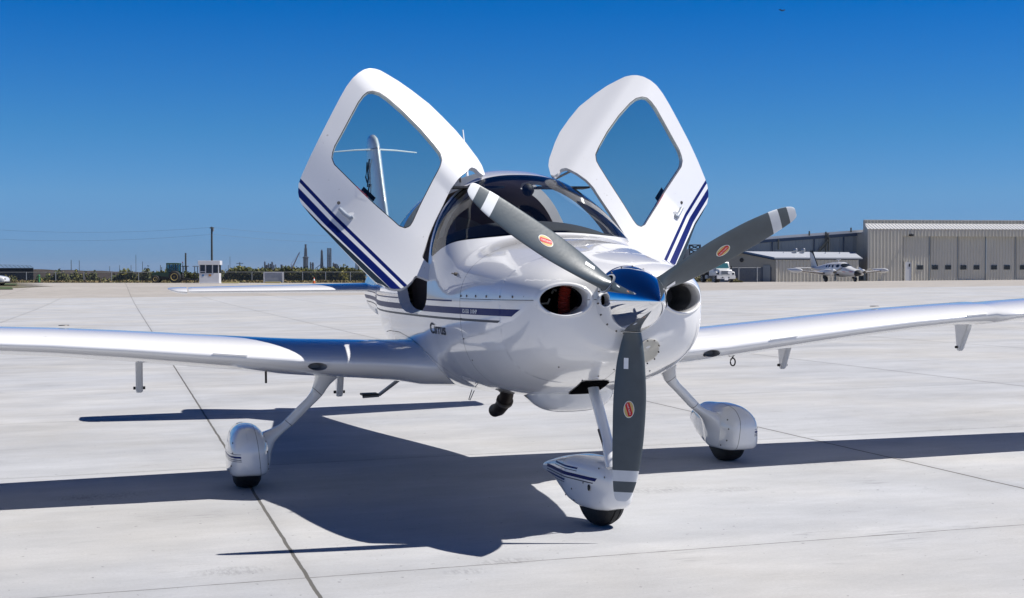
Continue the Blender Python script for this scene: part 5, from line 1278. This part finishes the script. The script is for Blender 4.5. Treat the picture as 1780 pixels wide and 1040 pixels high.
for s in (-1, 1): b = T(); b.box(s*1.01-.006, s*1.01+.006, 1.75, 2.6, 1.55, 2.15); b.build('side_window', bpy.data.materials['truck_glass'], e)
for x in (-.6, -.2, .2, .6): b = T(); b.lathe([(0, .06), (.08, .04)], (x, 1.75, 2.42), (0, 0, 1), 8); b.build('roof_lamp', bpy.data.materials['lamp_red'], e)
b = T(); b.lathe([(-2.15, .3), (-2.1, .85), (-1.95, .98), (1.95, .98), (2.1, .85), (2.15, .3)], (0, 5.3, 1.65), (0, 1, 0), 28); tk = b.build('tank', mat('tank_dark', (.03, .035, .045), .3), e, smooth=True)
b = T(); b.box(-.45, .45, 1.5, 7.4, .5, .72); b.box(-1.1, -.5, 3.1, 4.0, .45, .85); b.build('chassis', 'galv', e)
# ---------------- twin engine aeroplane
D = 157; e = at_cam('twin_engine_airplane', 1462, D, math.radians(21)); tag(e, 'white twin engine plane with a black nose and wing tip tanks', 'airplane')
S_ = 1.0
tb = Loft([(-3.75, .05, .98, .88, .93, 2, 2), (-3.6, .22, 1.12, .74, .93, 2, 2), (-3.1, .42, 1.34, .62, .98, 2.2, 2.2), (-2.4, .56, 1.52, .56, 1.05, 2.2, 2.3), (-1.7, .64, 1.72, .54, 1.1, 2.3, 2.4), (-1.1, .68, 2.05, .54, 1.15, 2.3, 2.4), (-.4, .70, 2.22, .54, 1.2, 2.4, 2.4),
           (1.2, .70, 2.20, .55, 1.25, 2.4, 2.4), (2.6, .56, 2.08, .68, 1.3, 2.2, 2.2), (4.2, .34, 1.85, .98, 1.4, 2, 2), (5.8, .12, 1.68, 1.32, 1.5, 2, 2), (6.3, .04, 1.6, 1.45, 1.52, 2, 2)])
g = tb.grid(np.linspace(-3.75, 6.3, 70), 40, caps=(True, True)); g = paint(g, lambda V: -3.12-V[:, 1]+(1.1-V[:, 2])*.25, 1)
g = paint(g, lambda V: np.where(V[:, 1] > -3, .035-np.abs(V[:, 2]-1.12), -1), 2)
scr = smoothpoly([(-1.85, 1.62), (-.95, 1.62), (-.6, 1.98), (-1.12, 2.12)], 2)
g = paint(g, lambda V: np.where(V[:, 2] > 1.5, sdpoly(V[:, 1:], scr), -1), 3)
for y in (-.2, .75, 1.45, 2.1):
    g = paint(g, lambda V: 1-np.sqrt(((V[:, 1]-y)/(.34 if y < 0 else .21))**2+((V[:, 2]-1.78)/.19)**2), 3)
mk('fuselage', *g[:2], ['carwhite', 'black', 'red', 'vglass'], e, mi=g[2])
for sg in (-1, 1):
    m_ = wing_mesh([(.4, -.55, 2.1, .80, .14, .02), (2.0, -.35, 1.9, .92, .14, .02), (5.6, .1, 1.25, 1.22, .13, .02)]); m_ = paint(m_, lambda V: np.interp(V[:, 0], [.4, 2.0, 5.6], [-.55, -.35, .1])+.16-V[:, 1], 1); mm = mirror(m_) if sg < 0 else m_; wg = mk('wing', *mm[:2], ['carwhite', mat('deice_boot', (.035, .022, .02), .6)], e, mi=mm[2])
    tkf = Loft([(-.95, .03, 1.3, 1.24, 1.27, 2, 2, sg*5.7), (-.7, .17, 1.44, 1.10, 1.27, 2, 2, sg*5.7), (0, .28, 1.55, 1.0, 1.27, 2, 2, sg*5.7), (1.0, .26, 1.53, 1.05, 1.3, 2, 2, sg*5.7), (1.9, .10, 1.5, 1.3, 1.4, 2, 2, sg*5.7), (2.2, .02, 1.5, 1.44, 1.47, 2, 2, sg*5.7)])
    g = tkf.grid(np.linspace(-.95, 2.2, 24), 24, caps=(True, True)); mk('tip_tank', *g[:2], 'carwhite', wg)
    nc = Loft([(-1.55, .22, 1.30, .92, 1.1, 2, 2, sg*1.95), (-1.35, .38, 1.42, .74, 1.08, 2.6, 2.6, sg*1.95), (-.4, .42, 1.45, .66, 1.05, 2.6, 2.6, sg*1.95), (.8, .36, 1.32, .72, 1.02, 2.4, 2.4, sg*1.95), (2.0, .15, 1.12, .9, 1.0, 2, 2, sg*1.95), (2.4, .04, 1.05, .98, 1.01, 2, 2, sg*1.95)])
    g = nc.grid(np.linspace(-1.55, 2.4, 28), 28, caps=(True, True)); en = mk('engine_nacelle', *g[:2], 'carwhite', e)
    b = MB(); b.lathe([(-.42, .01), (-.3, .12), (0, .17)], (sg*1.95, -1.55, 1.1), (0, 1, 0), 16); b.build('spinner', 'screw', en, smooth=True)
    for a in (180, 62, -58):
        th = math.radians(a); ex = np.array([math.sin(th), 0, math.cos(th)]); ey = np.array([math.cos(th), 0, -math.sin(th)]); V = []
        c0 = np.array([sg*1.95, -1.72, 1.1])
        for r, w_ in ((.12, .05), (.4, .10), (.75, .10), (.98, .06)):
            for q, dy_ in ((-w_, -.03), (w_, .03)):
                for tt in (-.012, .012): V.append(c0+ex*r+ey*q+np.array([0, dy_+tt, 0]))
        F = []
        for i in range(3):
            A_, Bq = i*4, (i+1)*4; F += [(A_, A_+2, Bq+2, Bq), (A_+1, Bq+1, Bq+3, A_+3), (A_, Bq, Bq+1, A_+1), (A_+2, A_+3, Bq+3, Bq+2)]
        mk('propeller_blade', V, F, 'blade' if a > 170 else 'metal', en, smooth=False)
    b = MB(); b.tube([(sg*1.95-.0, -.0, 1.0), (sg*1.95, .1, .3)], .06, 8); lg = b.build('landing_gear_leg', 'black', e)
    wheel(lg, sg*1.95, .1, .30, .2, 'galv')
    b = MB(); b.box(sg*1.95-.25, sg*1.95-.22, -.2, .35, .35, .85); b.build('gear_door', 'black', lg)
    m_ = wing_mesh([(.02, 5.1, 1.15, 1.58, .08, 0), (2.45, 5.5, .7, 1.60, .08, 0)]); mm = mirror(m_) if sg < 0 else m_; mk('tailplane', *mm[:2], 'carwhite', e)
b = MB(); b.tube([(0, -2.6, .7), (0, -2.75, .3)], .05, 8); lg = b.build('nose_gear_leg', 'metal', e); wheel(lg, 0, -2.75, .24, .15, 'galv')
g = fin_mesh([(1.5, 3.6, 2.4, .06), (1.8, 4.6, 1.5, .08), (2.6, 5.1, 1.15, .08), (3.55, 5.65, .75, .08), (3.62, 5.75, .6, .06)])
g = paint(g, lambda V: np.maximum(V[:, 2]-3.45, .16-(V[:, 1]-np.interp(V[:, 2], [1.5, 1.8, 2.6, 3.55], [3.6, 4.6, 5.1, 5.65]))), 1); g = paint(g, lambda V: 1-np.sqrt(((V[:, 1]-5.65)/.16)**2+((V[:, 2]-2.15)/.28)**2), 1)
mk('fin', *g[:2], ['carwhite', 'black'], e, mi=g[2])
b = MB(); b.tube([(0, .5, 2.2), (0, .5, 2.5)], .03, 6); b.box(-.02, .02, .1, .9, 2.48, 2.53); b.build('roof_antenna', 'white', e)
# tank farm glimpsed behind the raised door on the right
e = at_cam('storage_tank', 1184, 330); tag(e, 'pale round storage tank seen between the raised right hand door and the propeller blade', 'tank')
b = MB(); b.lathe([(0, 2.2), (zat(437, 330), 2.2), (zat(434, 330), 1.2), (zat(433, 330), .1)], (0, 0, 0), (0, 0, 1), 24); b.build('shell', 'ind2', e, smooth=True, sharp=30)
b = MB(); lattice(b, 1.6, 1.2, zat(428, 330), 7, .12); o = b.build('frame', 'ind', e); o.location = (3.2, 0, 0)
# high bird
P = np.array([float(t) for t in CAM])+ray(1352, 12)*150; b = MB()
b.add([(-.45, .05, .12), (-.2, -.05, .16), (0, -.08, .03), (0, .12, .03), (.2, -.05, .16), (.45, .05, .12), (0, 0, -.06)], [(0, 1, 2, 3), (3, 2, 4, 5), (0, 6, 2, 1), (2, 6, 5, 4), (0, 3, 6), (3, 5, 6)])
o = b.build('bird', 'black'); o.location = tuple(P); tag(o, 'tiny dark bird high in the blue sky at upper right', 'bird')

# ---------------- the air itself: distant things fade to blue
hz = MB(); hz.box(-6500, 6500, -5200, 7600, -4, 44)
ho = hz.build('haze', 'white'); hm = bpy.data.materials.new('air'); hm.use_nodes = True; t_ = hm.node_tree; t_.nodes.clear()
o_ = t_.nodes.new('ShaderNodeOutputMaterial'); v_ = t_.nodes.new('ShaderNodeVolumePrincipled'); v_.inputs['Density'].default_value = .00008; v_.inputs['Color'].default_value = (.72, .84, 1.0, 1); v_.inputs['Anisotropy'].default_value = .2
t_.links.new(v_.outputs[0], o_.inputs['Volume']); ho.data.materials[0] = hm; tag(ho, kind='stuff')
